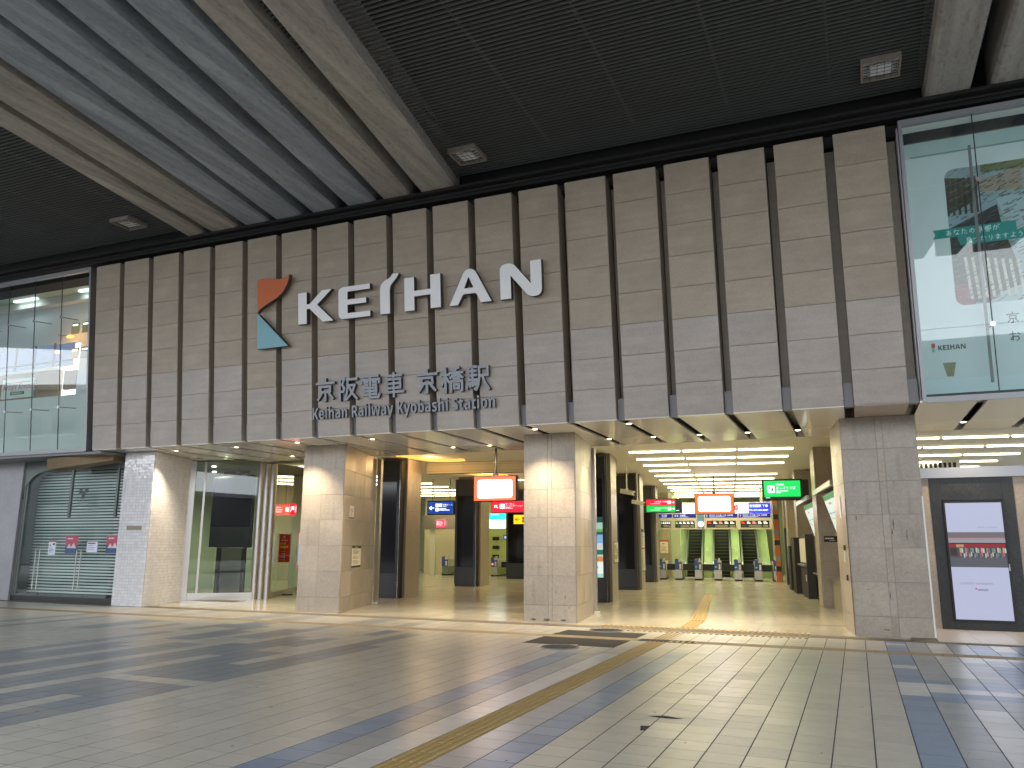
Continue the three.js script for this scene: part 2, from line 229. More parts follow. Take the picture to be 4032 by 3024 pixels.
  // stone strips along the front
  for (let x = -7; x < 19; x += 1.5) P('threshold_strip', mat.strip, x + 0.003, Math.min(19, x + 1.497), -1.05, -0.7);
  for (let x = -4.5; x < 27; x += 0.9) { if (x > 13.8 && x < 14.5) continue; P('border_strip', mat.stripY, x + 0.003, x + 0.897, 0.725, 1.06); }
  // dark inset with the border crossing it, manhole covers
  const patch = M([0.085, 0.078, 0.072], { roughness: 0.85, map: T.granite });
  P('inset_panel', patch, 12.76, 13.53, 0.006, 0.72); P('inset_panel', patch, 13.535, 14.3, 0.006, 0.72); P('inset_panel', patch, 12.76, 13.53, 1.065, 2.1); P('inset_panel', patch, 13.535, 14.3, 1.065, 2.1);
  const mh = M([0.28, 0.25, 0.22], { roughness: 0.7, map: T.granite, metalness: 0.2 });
  for (const [x, z, r] of [[13.53, 2.42, 0.29], [13.49, -0.25, 0.31]]) {
    const g = thing('manhole_cover', x > 13.5 ? 'round ribbed manhole cover touching the dark paving inset on its plaza side' : 'round ribbed manhole cover between the dark inset and the grey threshold', 'manhole cover', [x, 0.003, z]);
    part('rim', new THREE.TorusGeometry(r, 0.014, 6, 40), mat.cover, g, [0, 0, 0], [Math.PI / 2, 0, 0]); part('lid', cyl(r - 0.01, 0.012, 40), mh, g);
    for (let k = -4; k <= 4; k++) { const l = 2 * Math.sqrt(Math.max(0.01, (r - 0.04) ** 2 - (k * 0.055) ** 2)); part('rib', box(l, 0.006, 0.02), mh, g, [0, 0.008, k * 0.055]); }
  }
  // tactile paving
  const bar = (() => { const g = new RoundedBoxGeometry(0.032, 0.01, 0.27, 1, 0.004); return g; })();
  const base = box(TILE - 0.006, 0.018, TILE - 0.004, 1);
  const guide = thing('tactile_path', 'ochre ribbed tactile guide path running across the plaza to the entrance', 'tactile paving', [14.7375, 0, 0]);
  for (let z = 1.07; z < 13; z += TILE) { part('guide_tile', base, mat.yellow, guide, [0, -0.009, z + TILE / 2]); for (let k = 0; k < 4; k++) part('guide_bar', bar, mat.yellow, guide, [-0.1065 + k * 0.071, 0.004, z + TILE / 2]); }
  for (const z of [-0.25, 0.05, 0.35, 0.62]) for (let k = 0; k < 4; k++) part('guide_bar', bar, mat.yellow, guide, [-0.1265 + k * 0.071, 0.004, z]);
  const inner = thing('tactile_path', 'yellow ribbed tactile guide path on the hall floor leading to the gates', 'tactile paving', W(-0.72, 0.05), TH);
  for (let w = 0; w < 9.2; w += 0.3) { part('guide_tile', box(0.294, 0.006, 0.296), mat.yellowIn, inner, [0, 0.007, -w - 0.15]); for (let k = 0; k < 4; k++) part('guide_bar', bar, mat.yellowIn, inner, [-0.1065 + k * 0.071, 0.013, -w - 0.15]); }
  for (let k = 0; k < 5; k++) { part('guide_tile', box(0.294, 0.006, 0.296), mat.yellow, guide, [0.0 - k * 0.012, 0.0055, -1.49 - k * 0.3]); for (let q = 0; q < 4; q++) part('guide_bar', bar, mat.yellow, guide, [-0.1065 + q * 0.071 - k * 0.012, 0.0115, -1.49 - k * 0.3]); }
  const dotT = (label, x0, x1, z, y, m) => { const t = thing('tactile_strip', label, 'tactile paving', [x0, y, z]); for (let x = 0; x < x1 - x0; x += 0.1) part('warning_bar', box(0.05, 0.01, 0.24), m, t, [x + 0.05, 0.004, 0]); };
  dotT('yellow tactile warning strip on the plaza side of the grey threshold', 13.1, 16.95, -0.56, 0, mat.stripY); dotT('yellow tactile warning strip on the hall side of the grey threshold', 13.1, 16.95, -1.22, 0.004, mat.yellowIn); dotT('short ochre tactile strip crossing the border line beside the guide path', 14.9, 15.3, 1.0, 0.002, mat.yellow);
  // trodden gum and small dirt spots
  { const sp = []; for (let i = 0; i < 170; i++) { const g = new THREE.CircleGeometry(rr(0.005, 0.015), 7); g.rotateX(-Math.PI / 2); g.scale(rr(0.7, 1.5), 1, rr(0.7, 1.3)); g.translate(rr(7, 21.5) - 8, 0.0222, rr(1.2, 12.5) - 8.1); sp.push(g); } const o = part('gum_spots', mergeGeometries(sp), M([0.14, 0.13, 0.125], { roughness: 0.9 }), plaza); o.userData.kind = 'stuff'; }
  // worn patches in two tiles
  const wear = M([0.13, 0.11, 0.11], { roughness: 0.9, map: T.granite });
  const blot = (cx, cz, pts) => { const s = new THREE.Shape(pts.map(([a, b]) => new THREE.Vector2(a, b))); const g = new THREE.ShapeGeometry(s); g.rotateX(-Math.PI / 2); part('chipped_patch', g, wear, plaza, [cx - 8, 0.0228, cz - 8.1]); };
  blot(16.13, 6.84, [[-0.16, -0.02], [-0.1, 0.03], [-0.03, 0.06], [0.03, 0.05], [0.07, 0.03], [0.17, 0.0], [0.1, -0.035], [0.02, -0.05], [-0.06, -0.04]]); blot(16.05, 7.34, [[-0.045, 0.07], [0.03, 0.09], [0.04, 0.02], [0.03, -0.1], [0.0, -0.12], [-0.03, 0.0]]);
}
// ---------------------------------------------------------------- hall floor
const hall = structure('hall_floor', box(24, 0.04, 31), mat.groutIn, [...W(-8, 15.6)].map((v, i) => (i === 1 ? -0.0218 : v)), [0, TH, 0]);
{
  const tm = [[0.66, 0.62, 0.5], [0.64, 0.6, 0.485], [0.68, 0.64, 0.52]].map((c) => M(c, { map: T.tile, roughness: 0.17 }));
  const geos = [0, 1, 2].map((v) => box(0.44, 0.012, 2.48, v * 2.3)), list = [];
  for (let i = -44; i < 13; i++) for (let j = 0; j < 13; j++) { const u = -0.0 + i * 0.447 + 0.22, w = j * 2.49 + 1.245; const q = W(u, w - 1.245); if (q[2] > -1.2) continue; list.push([u, w, -Math.hypot(u + 1, w)]); }
  list.sort((a, b) => b[2] - a[2]);
  const put = (u, w) => [u + 8, 0.0158, -(w - 15.6)];
  list.slice(0, 300).forEach(([u, w]) => part('tile', geos[(rnd() * 3) | 0], tm[(rnd() * 3) | 0], hall, put(u, w)));
  const im = new THREE.InstancedMesh(geos[0], tm[1], list.length - 300); im.name = 'paving_tiles'; im.userData.kind = 'stuff'; const m4 = new THREE.Matrix4();
  list.slice(300).forEach(([u, w], i) => im.setMatrixAt(i, m4.makeTranslation(...put(u, w)))); hall.add(im);
  // entrance row, parallel to the facade
  const row = structure('entrance_floor', box(27, 0.03, 3.2), mat.groutIn, [8, -0.015, -2.25]);
  for (let x = -5; x < 21.2; x += 0.447) part('tile', box(0.442, 0.012, 1.85, (x * 3) % 5), tm[(rnd() * 3) | 0], row, [x - 8 + 0.22, 0.0105, 0.22]);
  // thin inlaid lines across the hall
  for (const [w, u0, u1] of [[7.62, 0, 2], [9.3, -8, -0.9], [6.1, -3, -1]]) span('inlay_line', mat.yellowIn, hall, [u0 + 8, 0.021, -(w - 15.6) - 0.03], [u1 + 8, 0.0238, -(w - 15.6) + 0.03]);
}
// ---------------------------------------------------------------- ceiling over the plaza: concrete girders and ribbed metal sheets
{
  const corr = (label, x0, x1, z0, z1, y) => {
    const pitch = 0.1, n = Math.round((z1 - z0) / pitch), bars = []; // narrow bars running along x, open to the dark space above
    for (let i = 0; i < n; i++) bars.push(bx([x0, 0, z0 + i * pitch], [x1, 0.03, z0 + i * pitch + 0.027]));
    for (let x = x0 + 0.6; x < x1; x += 1.8) bars.push(bx([x, 0.4, z0], [x + 0.04, 0.46, z1])); const g2 = mergeGeometries(bars);
    return solo('ceiling_sheet', g2, mat.corr, [0, y, 0], null, label, 'ceiling');
  };
  corr('dark slatted metal ceiling left of the concrete girders', -24, 4.6, 0.35, 20, 9.3); corr('dark slatted metal ceiling between the two sets of concrete girders', 10.2, 19.75, 0.35, 20, 9.3); corr('dark slatted metal ceiling beyond the far right girders', 24.2, 40, 0.35, 20, 9.3);
  const slope = Math.tan(0.1545);
  const girder = (x0, x1, k, label, m, sl = slope) => { // bottom face at y 9, ends near the facade
    const z0 = 0.14, z1 = 21, c = 0.05, s = new THREE.Shape([[x0 + c, 0], [x1 - c, 0], [x1, c], [x1, 0.95], [x0, 0.95], [x0, c]].map((p) => new THREE.Vector2(p[0] - x0, p[1])));
    const g = new THREE.ExtrudeGeometry(s, { depth: z1 - z0, bevelEnabled: false, steps: 1 }), p = g.attributes.position;
    for (let i = 0; i < p.count; i++) p.setX(i, p.getX(i) + p.getZ(i) * sl);
    const n = g.attributes.normal, uv = g.attributes.uv; for (let i = 0; i < p.count; i++) uv.setXY(i, p.getZ(i) * 0.6 + k * 1.3, p.getX(i) + p.getY(i) + k * 0.7);
    g.computeVertexNormals();
    return solo('concrete_girder', g, m, [x0, 9, z0], null, label, 'girder', 'concrete girders under the viaduct');
  };
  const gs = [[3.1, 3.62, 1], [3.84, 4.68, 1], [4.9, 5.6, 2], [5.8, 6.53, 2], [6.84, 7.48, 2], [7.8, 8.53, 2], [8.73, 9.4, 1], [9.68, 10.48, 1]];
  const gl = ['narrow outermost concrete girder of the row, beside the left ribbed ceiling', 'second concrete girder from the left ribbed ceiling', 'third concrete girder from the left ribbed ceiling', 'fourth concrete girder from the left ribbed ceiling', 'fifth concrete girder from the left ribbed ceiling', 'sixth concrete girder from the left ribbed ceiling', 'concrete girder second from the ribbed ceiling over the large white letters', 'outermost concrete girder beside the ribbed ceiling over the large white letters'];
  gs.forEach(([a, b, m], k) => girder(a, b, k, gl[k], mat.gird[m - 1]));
  girder(19.49, 20.17, 9, 'grey concrete girder above the right hand poster window', mat.gird[0], 0.0); girder(20.46, 21.2, 10, 'grey concrete girder beyond the wide dark gap above the poster window', mat.gird[0], 0); girder(21.6, 22.4, 11, 'outermost grey concrete girder beyond the poster window', mat.gird[0], 0); girder(22.9, 24.2, 12, 'broad grey concrete girder beside the outer ribbed ceiling', mat.gird[0], 0);
  solo('viaduct_deck', box(66, 0.2, 21), mat.beam, [8, 10.08, 10.6], null, 'dark underside of the viaduct deck above girders and ribbed ceiling', 'deck');
  const edge = thing('ceiling_edge_beam', 'black steel edge beam closing the ceiling above the stone facade', 'beam', [8, 0, 0]);
  span('channel', mat.beam, edge, [-32, 8.8, 0.16], [32, 8.995, 0.4]); span('flange', mat.beam, edge, [-32, 8.94, 0.4], [32, 8.995, 0.56]); part('pipe', cyl(0.025, 64, 10), mat.beam, edge, [0, 8.88, 0.44], [0, 0, Math.PI / 2]);
  span('upper_wall', mat.beam, edge, [-32, 8.6, -0.4], [32, 10, 0.1]);
  // square lamps set in the ribbed ceiling (switched off)
  const frame = M([0.5, 0.46, 0.4], { roughness: 0.6, metalness: 0.3, map: T.pillar }), refl = M([0.82, 0.83, 0.86], { roughness: 0.3 });
  for (const [x, z, label] of [[18.8, 1.3, 'square wire guarded ceiling lamp beside the right hand girder'], [11.2, 1.21, 'square wire guarded ceiling lamp beside the row of girders, above the large white letters'], [1.97, 1.27, 'square wire guarded ceiling lamp in the ribbed ceiling above the left glass wall'], [14.9, 5.6, 'square wire guarded ceiling lamp in the ribbed ceiling over the plaza']]) {
    const l = thing('ceiling_lamp', label, 'lamp', [x, 9.24, z], 0, 'unlit square lamps in the ribbed ceiling');
    for (const [a, b] of [[[-0.3, -0.02, -0.3], [0.3, 0.08, -0.27]], [[-0.3, -0.02, 0.27], [0.3, 0.08, 0.3]], [[-0.3, -0.02, -0.27], [-0.27, 0.08, 0.27]], [[0.27, -0.02, -0.27], [0.3, 0.08, 0.27]]]) span('frame', frame, l, a, b);
    span('reflector', refl, l, [-0.27, 0.065, -0.27], [0.27, 0.08, 0.27]); part('reflector_cone', new THREE.ConeGeometry(0.24, 0.06, 4, 1, true), refl, l, [0, 0.032, 0], [0, Math.PI / 4, 0]);
    for (let k = 1; k < 5; k++) { part('guard_wire', cyl(0.004, 0.54, 6), mat.beam, l, [-0.27 + k * 0.108, -0.016, 0], [Math.PI / 2, 0, 0]); part('guard_wire', cyl(0.004, 0.54, 6), mat.beam, l, [0, -0.016, -0.27 + k * 0.108], [0, 0, Math.PI / 2]); }
  }
}
// ---------------------------------------------------------------- facade of stone slabs, leaning outward
{
  const f = thing('station_facade', 'leaning beige stone facade of tall slab columns above the station entrance', 'facade', [0, H1, 0]); f.rotation.x = LEAN;
  const n = 19, pw = 0.837, rowH = 0.6;
  const geos = [0, 1, 2, 3, 4, 5].map((v) => { const g = new RoundedBoxGeometry(pw, rowH - 0.0055, 0.06, 1, 0.004), p = g.attributes.position, uv = g.attributes.uv; for (let i = 0; i < uv.count; i++) uv.setXY(i, p.getX(i) + v * 0.63, p.getY(i) + v * 0.41); return g; });
  for (let i = 0; i < n; i++) for (let r = 0; r < 8; r++) {
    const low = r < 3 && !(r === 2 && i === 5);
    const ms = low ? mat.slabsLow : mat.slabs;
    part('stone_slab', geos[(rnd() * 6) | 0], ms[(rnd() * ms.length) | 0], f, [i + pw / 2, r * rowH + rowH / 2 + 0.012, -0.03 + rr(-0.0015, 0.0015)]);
  }
  // backing of each column and the recessed channels between them
  for (let i = 0; i < n; i++) span('column_backing', mat.slabs[i % 4], f, [i + 0.012, 0.01, -0.42], [i + pw - 0.012, 4.81, -0.062]);
  for (let i = -1; i < n; i++) { span('recess_back', mat.slabs[(i + 4) % 4], f, [i + pw, 0.0, -0.5], [i + 1, 4.66, -0.43]); span('metal_cover', mat.cover, f, [i + pw + 0.006, 0.0, -0.255], [i + 0.994, 0.41, -0.13]); }
  
  span('back_wall', mat.beam, f, [-0.3, 0.05, -0.6], [n + 0.1, 4.9, -0.51]);

  // ---- lettering
  const mk = (name, label) => { const g = thing(name, label, 'sign', [0, H1, 0]); g.rotation.x = LEAN; return g; };
  const logo = mk('logo_sign', 'large white raised KEIHAN letters with orange and blue flag emblem on the facade');
  const D = 0.1, Z = 0.07, ex = (sh) => new THREE.ExtrudeGeometry(sh, { depth: D, bevelEnabled: true, bevelSize: 0.004, bevelThickness: 0.004, bevelSegments: 1, curveSegments: 10 });
  const put = (name, sh, m, x, y, label) => { const o = part(name, ex(sh), [m, mat.letterSide], logo, [x, y, Z]); if (label) o.userData.label = label; return o; };
  const poly = (pts) => new THREE.Shape(pts.map(([a, b]) => new THREE.Vector2(a, b)));
  let s = new THREE.Shape(); s.moveTo(0.01, 0.845); s.lineTo(0, 1.56); s.quadraticCurveTo(0.01, 1.63, 0.08, 1.635); s.bezierCurveTo(0.28, 1.66, 0.4, 1.6, 0.58, 1.585); s.bezierCurveTo(0.72, 1.57, 0.83, 1.6, 0.92, 1.65); s.bezierCurveTo(0.86, 1.3, 0.62, 1.16, 0.4, 1.08); s.bezierCurveTo(0.2, 1.0, 0.06, 0.94, 0.01, 0.845);
  put('flag_emblem', s, mat.orange, 5.44, 2.1, 'orange waving flag shape');
  put('triangle_emblem', poly([[0, 0], [0.875, 0], [0.03, 0.815], [0, 0.79]]), mat.teal, 5.44, 2.1, 'light blue triangle below the flag');
  put('letter', poly([[0, 0], [0.235, 0], [0.235, 0.33], [0.31, 0.335], [0.67, 0], [0.955, 0], [0.52, 0.405], [0.915, 0.72], [0.655, 0.72], [0.32, 0.445], [0.235, 0.44], [0.235, 0.72], [0, 0.72]]), mat.letter, 6.6, 2.555);
  s = new THREE.Shape(); s.moveTo(0.14, 0); s.lineTo(0.82, 0); s.lineTo(0.82, 0.12); s.lineTo(0.24, 0.12); s.lineTo(0.24, 0.31); s.lineTo(0.72, 0.31); s.lineTo(0.72, 0.425); s.lineTo(0.24, 0.425); s.lineTo(0.24, 0.605); s.lineTo(0.82, 0.605); s.lineTo(0.82, 0.72); s.lineTo(0.14, 0.72); s.quadraticCurveTo(0, 0.72, 0, 0.58); s.lineTo(0, 0.14); s.quadraticCurveTo(0, 0, 0.14, 0);
  put('letter', s, mat.letter, 7.69, 2.555);
  s = new THREE.Shape(); s.moveTo(0, 0); s.lineTo(0.245, 0); s.lineTo(0.245, 0.5); s.bezierCurveTo(0.245, 0.66, 0.38, 0.68, 0.47, 0.83); s.lineTo(0.46, 0.86); s.lineTo(0.31, 0.86); s.bezierCurveTo(0.27, 0.75, 0.17, 0.77, 0.09, 0.71); s.bezierCurveTo(0.02, 0.66, 0, 0.6, 0, 0.5); s.lineTo(0, 0);
  put('letter', s, mat.letter, 8.765, 2.555);
  put('letter', poly([[0, 0], [0.24, 0], [0.24, 0.3], [0.63, 0.3], [0.63, 0], [0.87, 0], [0.87, 0.72], [0.63, 0.72], [0.63, 0.42], [0.24, 0.42], [0.24, 0.72], [0, 0.72]]), mat.letter, 9.37, 2.555);
  s = new THREE.Shape(); s.moveTo(0, 0); s.lineTo(0.2, 0); s.lineTo(0.3, 0.17); s.quadraticCurveTo(0.32, 0.21, 0.37, 0.21); s.lineTo(0.57, 0.21); s.quadraticCurveTo(0.62, 0.21, 0.64, 0.17); s.lineTo(0.72, 0); s.lineTo(0.96, 0); s.lineTo(0.63, 0.64); s.quadraticCurveTo(0.58, 0.73, 0.48, 0.73); s.quadraticCurveTo(0.38, 0.73, 0.33, 0.64); s.lineTo(0, 0);
  const ho = new THREE.Path(); ho.moveTo(0.35, 0.33); ho.lineTo(0.455, 0.565); ho.lineTo(0.56, 0.33); ho.lineTo(0.35, 0.33); s.holes.push(ho); put('letter', s, mat.letter, 10.44, 2.55);
  s = new THREE.Shape(); s.moveTo(0, 0); s.lineTo(0.235, 0); s.lineTo(0.235, 0.47); s.lineTo(0.57, 0.06); s.quadraticCurveTo(0.66, -0.03, 0.79, 0); s.quadraticCurveTo(0.9, 0.02, 0.9, 0.15); s.lineTo(0.9, 0.72); s.lineTo(0.665, 0.72); s.lineTo(0.665, 0.26); s.lineTo(0.33, 0.67); s.quadraticCurveTo(0.24, 0.75, 0.11, 0.72); s.quadraticCurveTo(0, 0.7, 0, 0.58); s.lineTo(0, 0);
  put('letter', s, mat.letter, 11.6, 2.55);
  for (const x of [6.62, 8.02, 8.95, 9.5, 10.05, 10.75, 12.3]) part('standoff_pin', cyl(0.012, 0.075, 8), mat.beam, logo, [x, 2.72, 0.035], [Math.PI / 2, 0, 0]);

  const kan = mk('station_name_sign', 'raised grey Japanese station name characters under the large white letters');
  const glyph = (ch, x, y, size) => {
    const gs = [];
    strokeLines(ch).forEach((l, si) => { for (let i = 0; i < l.length - 1; i++) {
      const [ax, ay] = l[i], [b0, b1] = l[i + 1], dx = (b0 - ax) * size / 100, dy = -(b1 - ay) * size / 100, len = Math.hypot(dx, dy) + 0.04;
      const g = new THREE.BoxGeometry(len, 0.055, 0.075 + ((si * 3 + i) % 9) * 0.0006); g.rotateZ(Math.atan2(dy, dx)); g.translate((ax + b0) / 2 * size / 100, size - (ay + b1) / 2 * size / 100, 0); gs.push(g);
    } });
    const g = mergeGeometries(gs), pos = g.attributes.position, grp = [];
    g.clearGroups(); // front faces pale, the rest dark: faces 16..19 of each box are +z
    const nb = gs.length; for (let b = 0; b < nb; b++) { g.addGroup(b * 36, 24, 1); g.addGroup(b * 36 + 24, 6, 0); g.addGroup(b * 36 + 30, 6, 1); }
    part('character', g, [mat.letterGrey, mat.letterSide], kan, [x, y, 0.055]);
  };
  [...'京阪電車'].forEach((c, i) => glyph(c, 7.0 + i * 0.585, 0.76, 0.53)); [...'京橋駅'].forEach((c, i) => glyph(c, 9.56 + i * 0.585, 0.76, 0.53));
  const font = await new FontLoader().loadAsync('fonts/droid/droid_sans_bold.typeface.json');
  const eng = mk('station_name_sign', 'raised grey Latin lettering naming the station in one line below the Japanese characters');
  const txt = 'Keihan Railway Kyobashi Station', size = 0.255; let adv = 0, wid = 0;
  const glyphW = (c) => (font.data.glyphs[c] ?? font.data.glyphs['?']).ha * size / font.data.resolution;
  for (const c of txt) wid += glyphW(c);
  const sx = 4.5 / wid; let x = 6.89;
  for (const c of txt) { if (c !== ' ') { const g = new TextGeometry(c, { font, size, depth: 0.055, curveSegments: 4, bevelEnabled: false }); g.scale(sx, 1, 1); part('letter', g, [mat.letterGrey, mat.letterSide], eng, [x, 0.39, 0.03]); } x += glyphW(c) * sx; }
}
// ---------------------------------------------------------------- soffit under the facade: glossy white panels with dark slots and downlights
const spots = [];
{
  const so = thing('entrance_soffit', 'glossy off-white soffit panels with dark slots under the facade', 'soffit', [0, 0, 0]);
  for (let i = 0; i < 26; i++) {
    if (i === 18) continue;
    const x0 = i, x1 = i + 0.837 + (i > 18 ? 0.02 : 0);
    span('soffit_panel', mat.soffit, so, [x0, H1, -2.53], [x1, H1 + 0.03, -0.03], i); span('soffit_panel', mat.soffit, so, [x0, H1, -3.84], [x1, H1 + 0.03, -2.545], i);
  }
  span('soffit_panel', mat.slabsLow[0], so, [18.0, H1, -1.36], [18.837, H1 + 0.03, -0.03]);
  span('slot_backing', mat.dark, so, [-0.2, H1 + 0.14, -3.84], [26, H1 + 0.17, -0.3]); span('slot_end', mat.hallCeil, so, [-0.2, H1 + 0.001, -3.9], [26, H1 + 0.4, -3.842]);
  for (let i = 0; i < 26; i++) { span('slot_side', mat.dark, so, [i + 0.838, H1 + 0.031, -3.8], [i + 0.848, H1 + 0.135, -0.3]); }
  const lens = glow([1, 0.83, 0.55], 7), ring = mat.chrome;
  for (const [i, z, where] of [[1, -0.92, 'near the white tiled pillar'], [3, -0.88, 'over the showroom side of the facade edge'], [3, -3.05, 'above the showroom glass'], [5, -0.68, 'above the face of the first stone pillar'], [7, -0.78, 'right of the first stone pillar'], [8, -2.84, 'deep over the left entrance'], [9, -2.81, 'deep over the middle of the left entrance'], [11, -0.67, 'above the face of the middle stone pillar'], [12, -2.69, 'deep beside the middle stone pillar'], [13, -0.63, 'near the facade edge over the right entrance'], [13, -2.72, 'deep over the right entrance'], [14, -2.76, 'deep over the middle of the right entrance'], [15, -2.77, 'deep over the right entrance past its middle'], [16, -2.78, 'deep in the green lit slot'], [19, -2.77, 'in the slot of the soffit beyond the right pillar']]) {
    const x = i + 0.918; const d = thing('downlight', 'round warm downlight ' + where, 'downlight', [x, H1 + 0.02, z], 0, 'downlights in the soffit slots');
    part('lamp_lens', new THREE.SphereGeometry(0.058, 16, 8, 0, Math.PI * 2, Math.PI / 2, Math.PI / 2).scale(1, 0.35, 1), lens, d, [0, 0.0, 0]); part('trim_ring', new THREE.TorusGeometry(0.065, 0.012, 8, 24), ring, d, [0, 0, 0], [Math.PI / 2, 0, 0]); part('housing', cyl(0.066, 0.1, 20), mat.dark, d, [0, 0.055, 0]);
    const l = new THREE.SpotLight(new THREE.Color().setRGB(1, 0.82, 0.57), (i === 5 || i === 11 ? 19 : 11) * LK, 0, 0.95, 0.7); l.name = 'downlight_beam'; l.position.set(x, H1 - 0.02, z); l.target.position.set(x, 0, z); l.castShadow = true; l.shadow.radius = 2; scene.add(l, l.target);
  }
}

// ---------------------------------------------------------------- unseen buildings, added and sized for reflections in glass and the sky light
{
  const wallM = [M([0.2, 0.2, 0.22], { roughness: 0.8, map: T.concrete }), M([0.13, 0.11, 0.1], { roughness: 0.8, map: T.concrete }), M([0.3, 0.31, 0.34], { roughness: 0.8, map: T.concrete })], winM = M([0.05, 0.06, 0.07], { roughness: 0.1 });
  const bld = (label, x, z, w, d, h, m, turn) => { const b = thing('added_building', label, 'building', [x, 0, z], turn); span('wall', wallM[m], b, [-w / 2, 0, -d / 2], [w / 2, h, d / 2]); span('roof', mat.cover, b, [-w / 2 - 0.2, h, -d / 2 - 0.2], [w / 2 + 0.2, h + 0.4, d / 2 + 0.2]); for (let y = 1.2; y < h - 2; y += 3.2) for (let k = -w / 2 + 1.5; k < w / 2 - 1.5; k += 3) { const o = span('window', winM, b, [k, y, d / 2], [k + 2, y + 1.6, d / 2 + 0.04]); span('window_frame', mat.white, o, [-1.02, -0.86, -0.03], [1.02, -0.8, 0.05]); } };
  bld('unseen grey office building added across the street beyond the right passage', 58, 14, 30, 12, 8, 0, -Math.PI / 2); bld('unseen dark brick building added across the street behind the plaza', 25, 50, 120, 12, 6.2, 1, Math.PI); bld('unseen dark grey building added across the street beyond the left end of the plaza', -46, 22, 34, 12, 8, 2, Math.PI / 2);
}
// ---------------------------------------------------------------- stone pillars at the entrance (footprints follow the photograph)
function claddingFace(parent, a, b, cols, rows, top, mats, plinth = 0.34, vary = 0) { // slabs on a vertical face from ground point a to b (outside on the right-hand side seen from a to b)
  const dx = b[0] - a[0], dz = b[1] - a[1], L = Math.hypot(dx, dz), ang = Math.atan2(-dz, dx), nx = -dz / L, nz = dx / L;
  const cs = cols.map((c) => c * L), rs = [0, plinth]; for (let r = 1; r <= rows; r++) rs.push(plinth + (top - plinth) * r / rows);
  for (let c = 0; c < cs.length - 1; c++) for (let r = 0; r < rs.length - 1; r++) {
    const w = cs[c + 1] - cs[c] - 0.005, h = rs[r + 1] - rs[r] - 0.005, m = (cs[c] + cs[c + 1]) / 2 / L;
    if (w < 0.01) continue;
    part('stone_slab', box(w, h, 0.03, ((rnd() * 9) | 0)), mats[(rnd() * mats.length) | 0], parent, [a[0] + dx * m + nx * 0.0, (rs[r] + rs[r + 1]) / 2, a[1] + dz * m + nz * 0.0], [0, ang, 0]);
  }
}
function stonePillar(label, poly, faces, top) {
  const p = thing('stone_pillar', label, 'pillar', [poly[0][0], 0, poly[0][1]]), o = poly[0], rel = poly.map(([x, z]) => [x - o[0], z - o[1]]);
  const cx = rel.reduce((s, q) => s + q[0], 0) / rel.length, cz = rel.reduce((s, q) => s + q[1], 0) / rel.length;
  part('core', prism(rel.map(([x, z]) => { const l = Math.hypot(x - cx, z - cz), k = (l - 0.012) / l; return [cx + (x - cx) * k, cz + (z - cz) * k]; }), top), mat.joint, p);
  for (const [i, j, cols, rows, mats, plinth] of faces) claddingFace(p, rel[i], rel[j], cols, rows, top - 0.002, mats, plinth);
  return p;
}
const P0 = [[5.68, -1.29], [6.84, -1.29], [5.92, -4.1], [4.9, -4.1]], P1 = [[11.42, -1.33], [12.55, -1.33], [12.16, -3.72], [11.05, -3.72]], P2 = [[17.74, -1.34], [18.98, -1.34], [18.75, -2.95], [17.53, -2.95]];
const p0 = stonePillar('beige stone pillar with notices on its side between showroom and left entrance', P0, [[0, 1, [0, 0.47, 1], 6, mat.pillar], [1, 2, [0, 0.3, 0.6, 0.62, 1], 6, mat.pillar], [3, 0, [0, 0.5, 1], 6, mat.pillar]], H1);
const p1 = stonePillar('beige stone pillar with stained plinth between the left and right entrances', P1, [[0, 1, [0, 0.47, 0.55, 1], 6, mat.pillar], [1, 2, [0, 0.25, 0.47, 0.49, 1], 6, mat.pillar], [3, 0, [0, 0.5, 1], 6, mat.pillar]], H1);
const p2 = stonePillar('wide grey stone pillar with worn patches and white corner guard', P2, [[0, 1, [0, 0.47, 0.565, 1], 6, mat.pillar], [1, 2, [0, 0.5, 1], 6, mat.pillar], [3, 0, [0, 0.33, 0.63, 1], 6, mat.pillar]], H1);
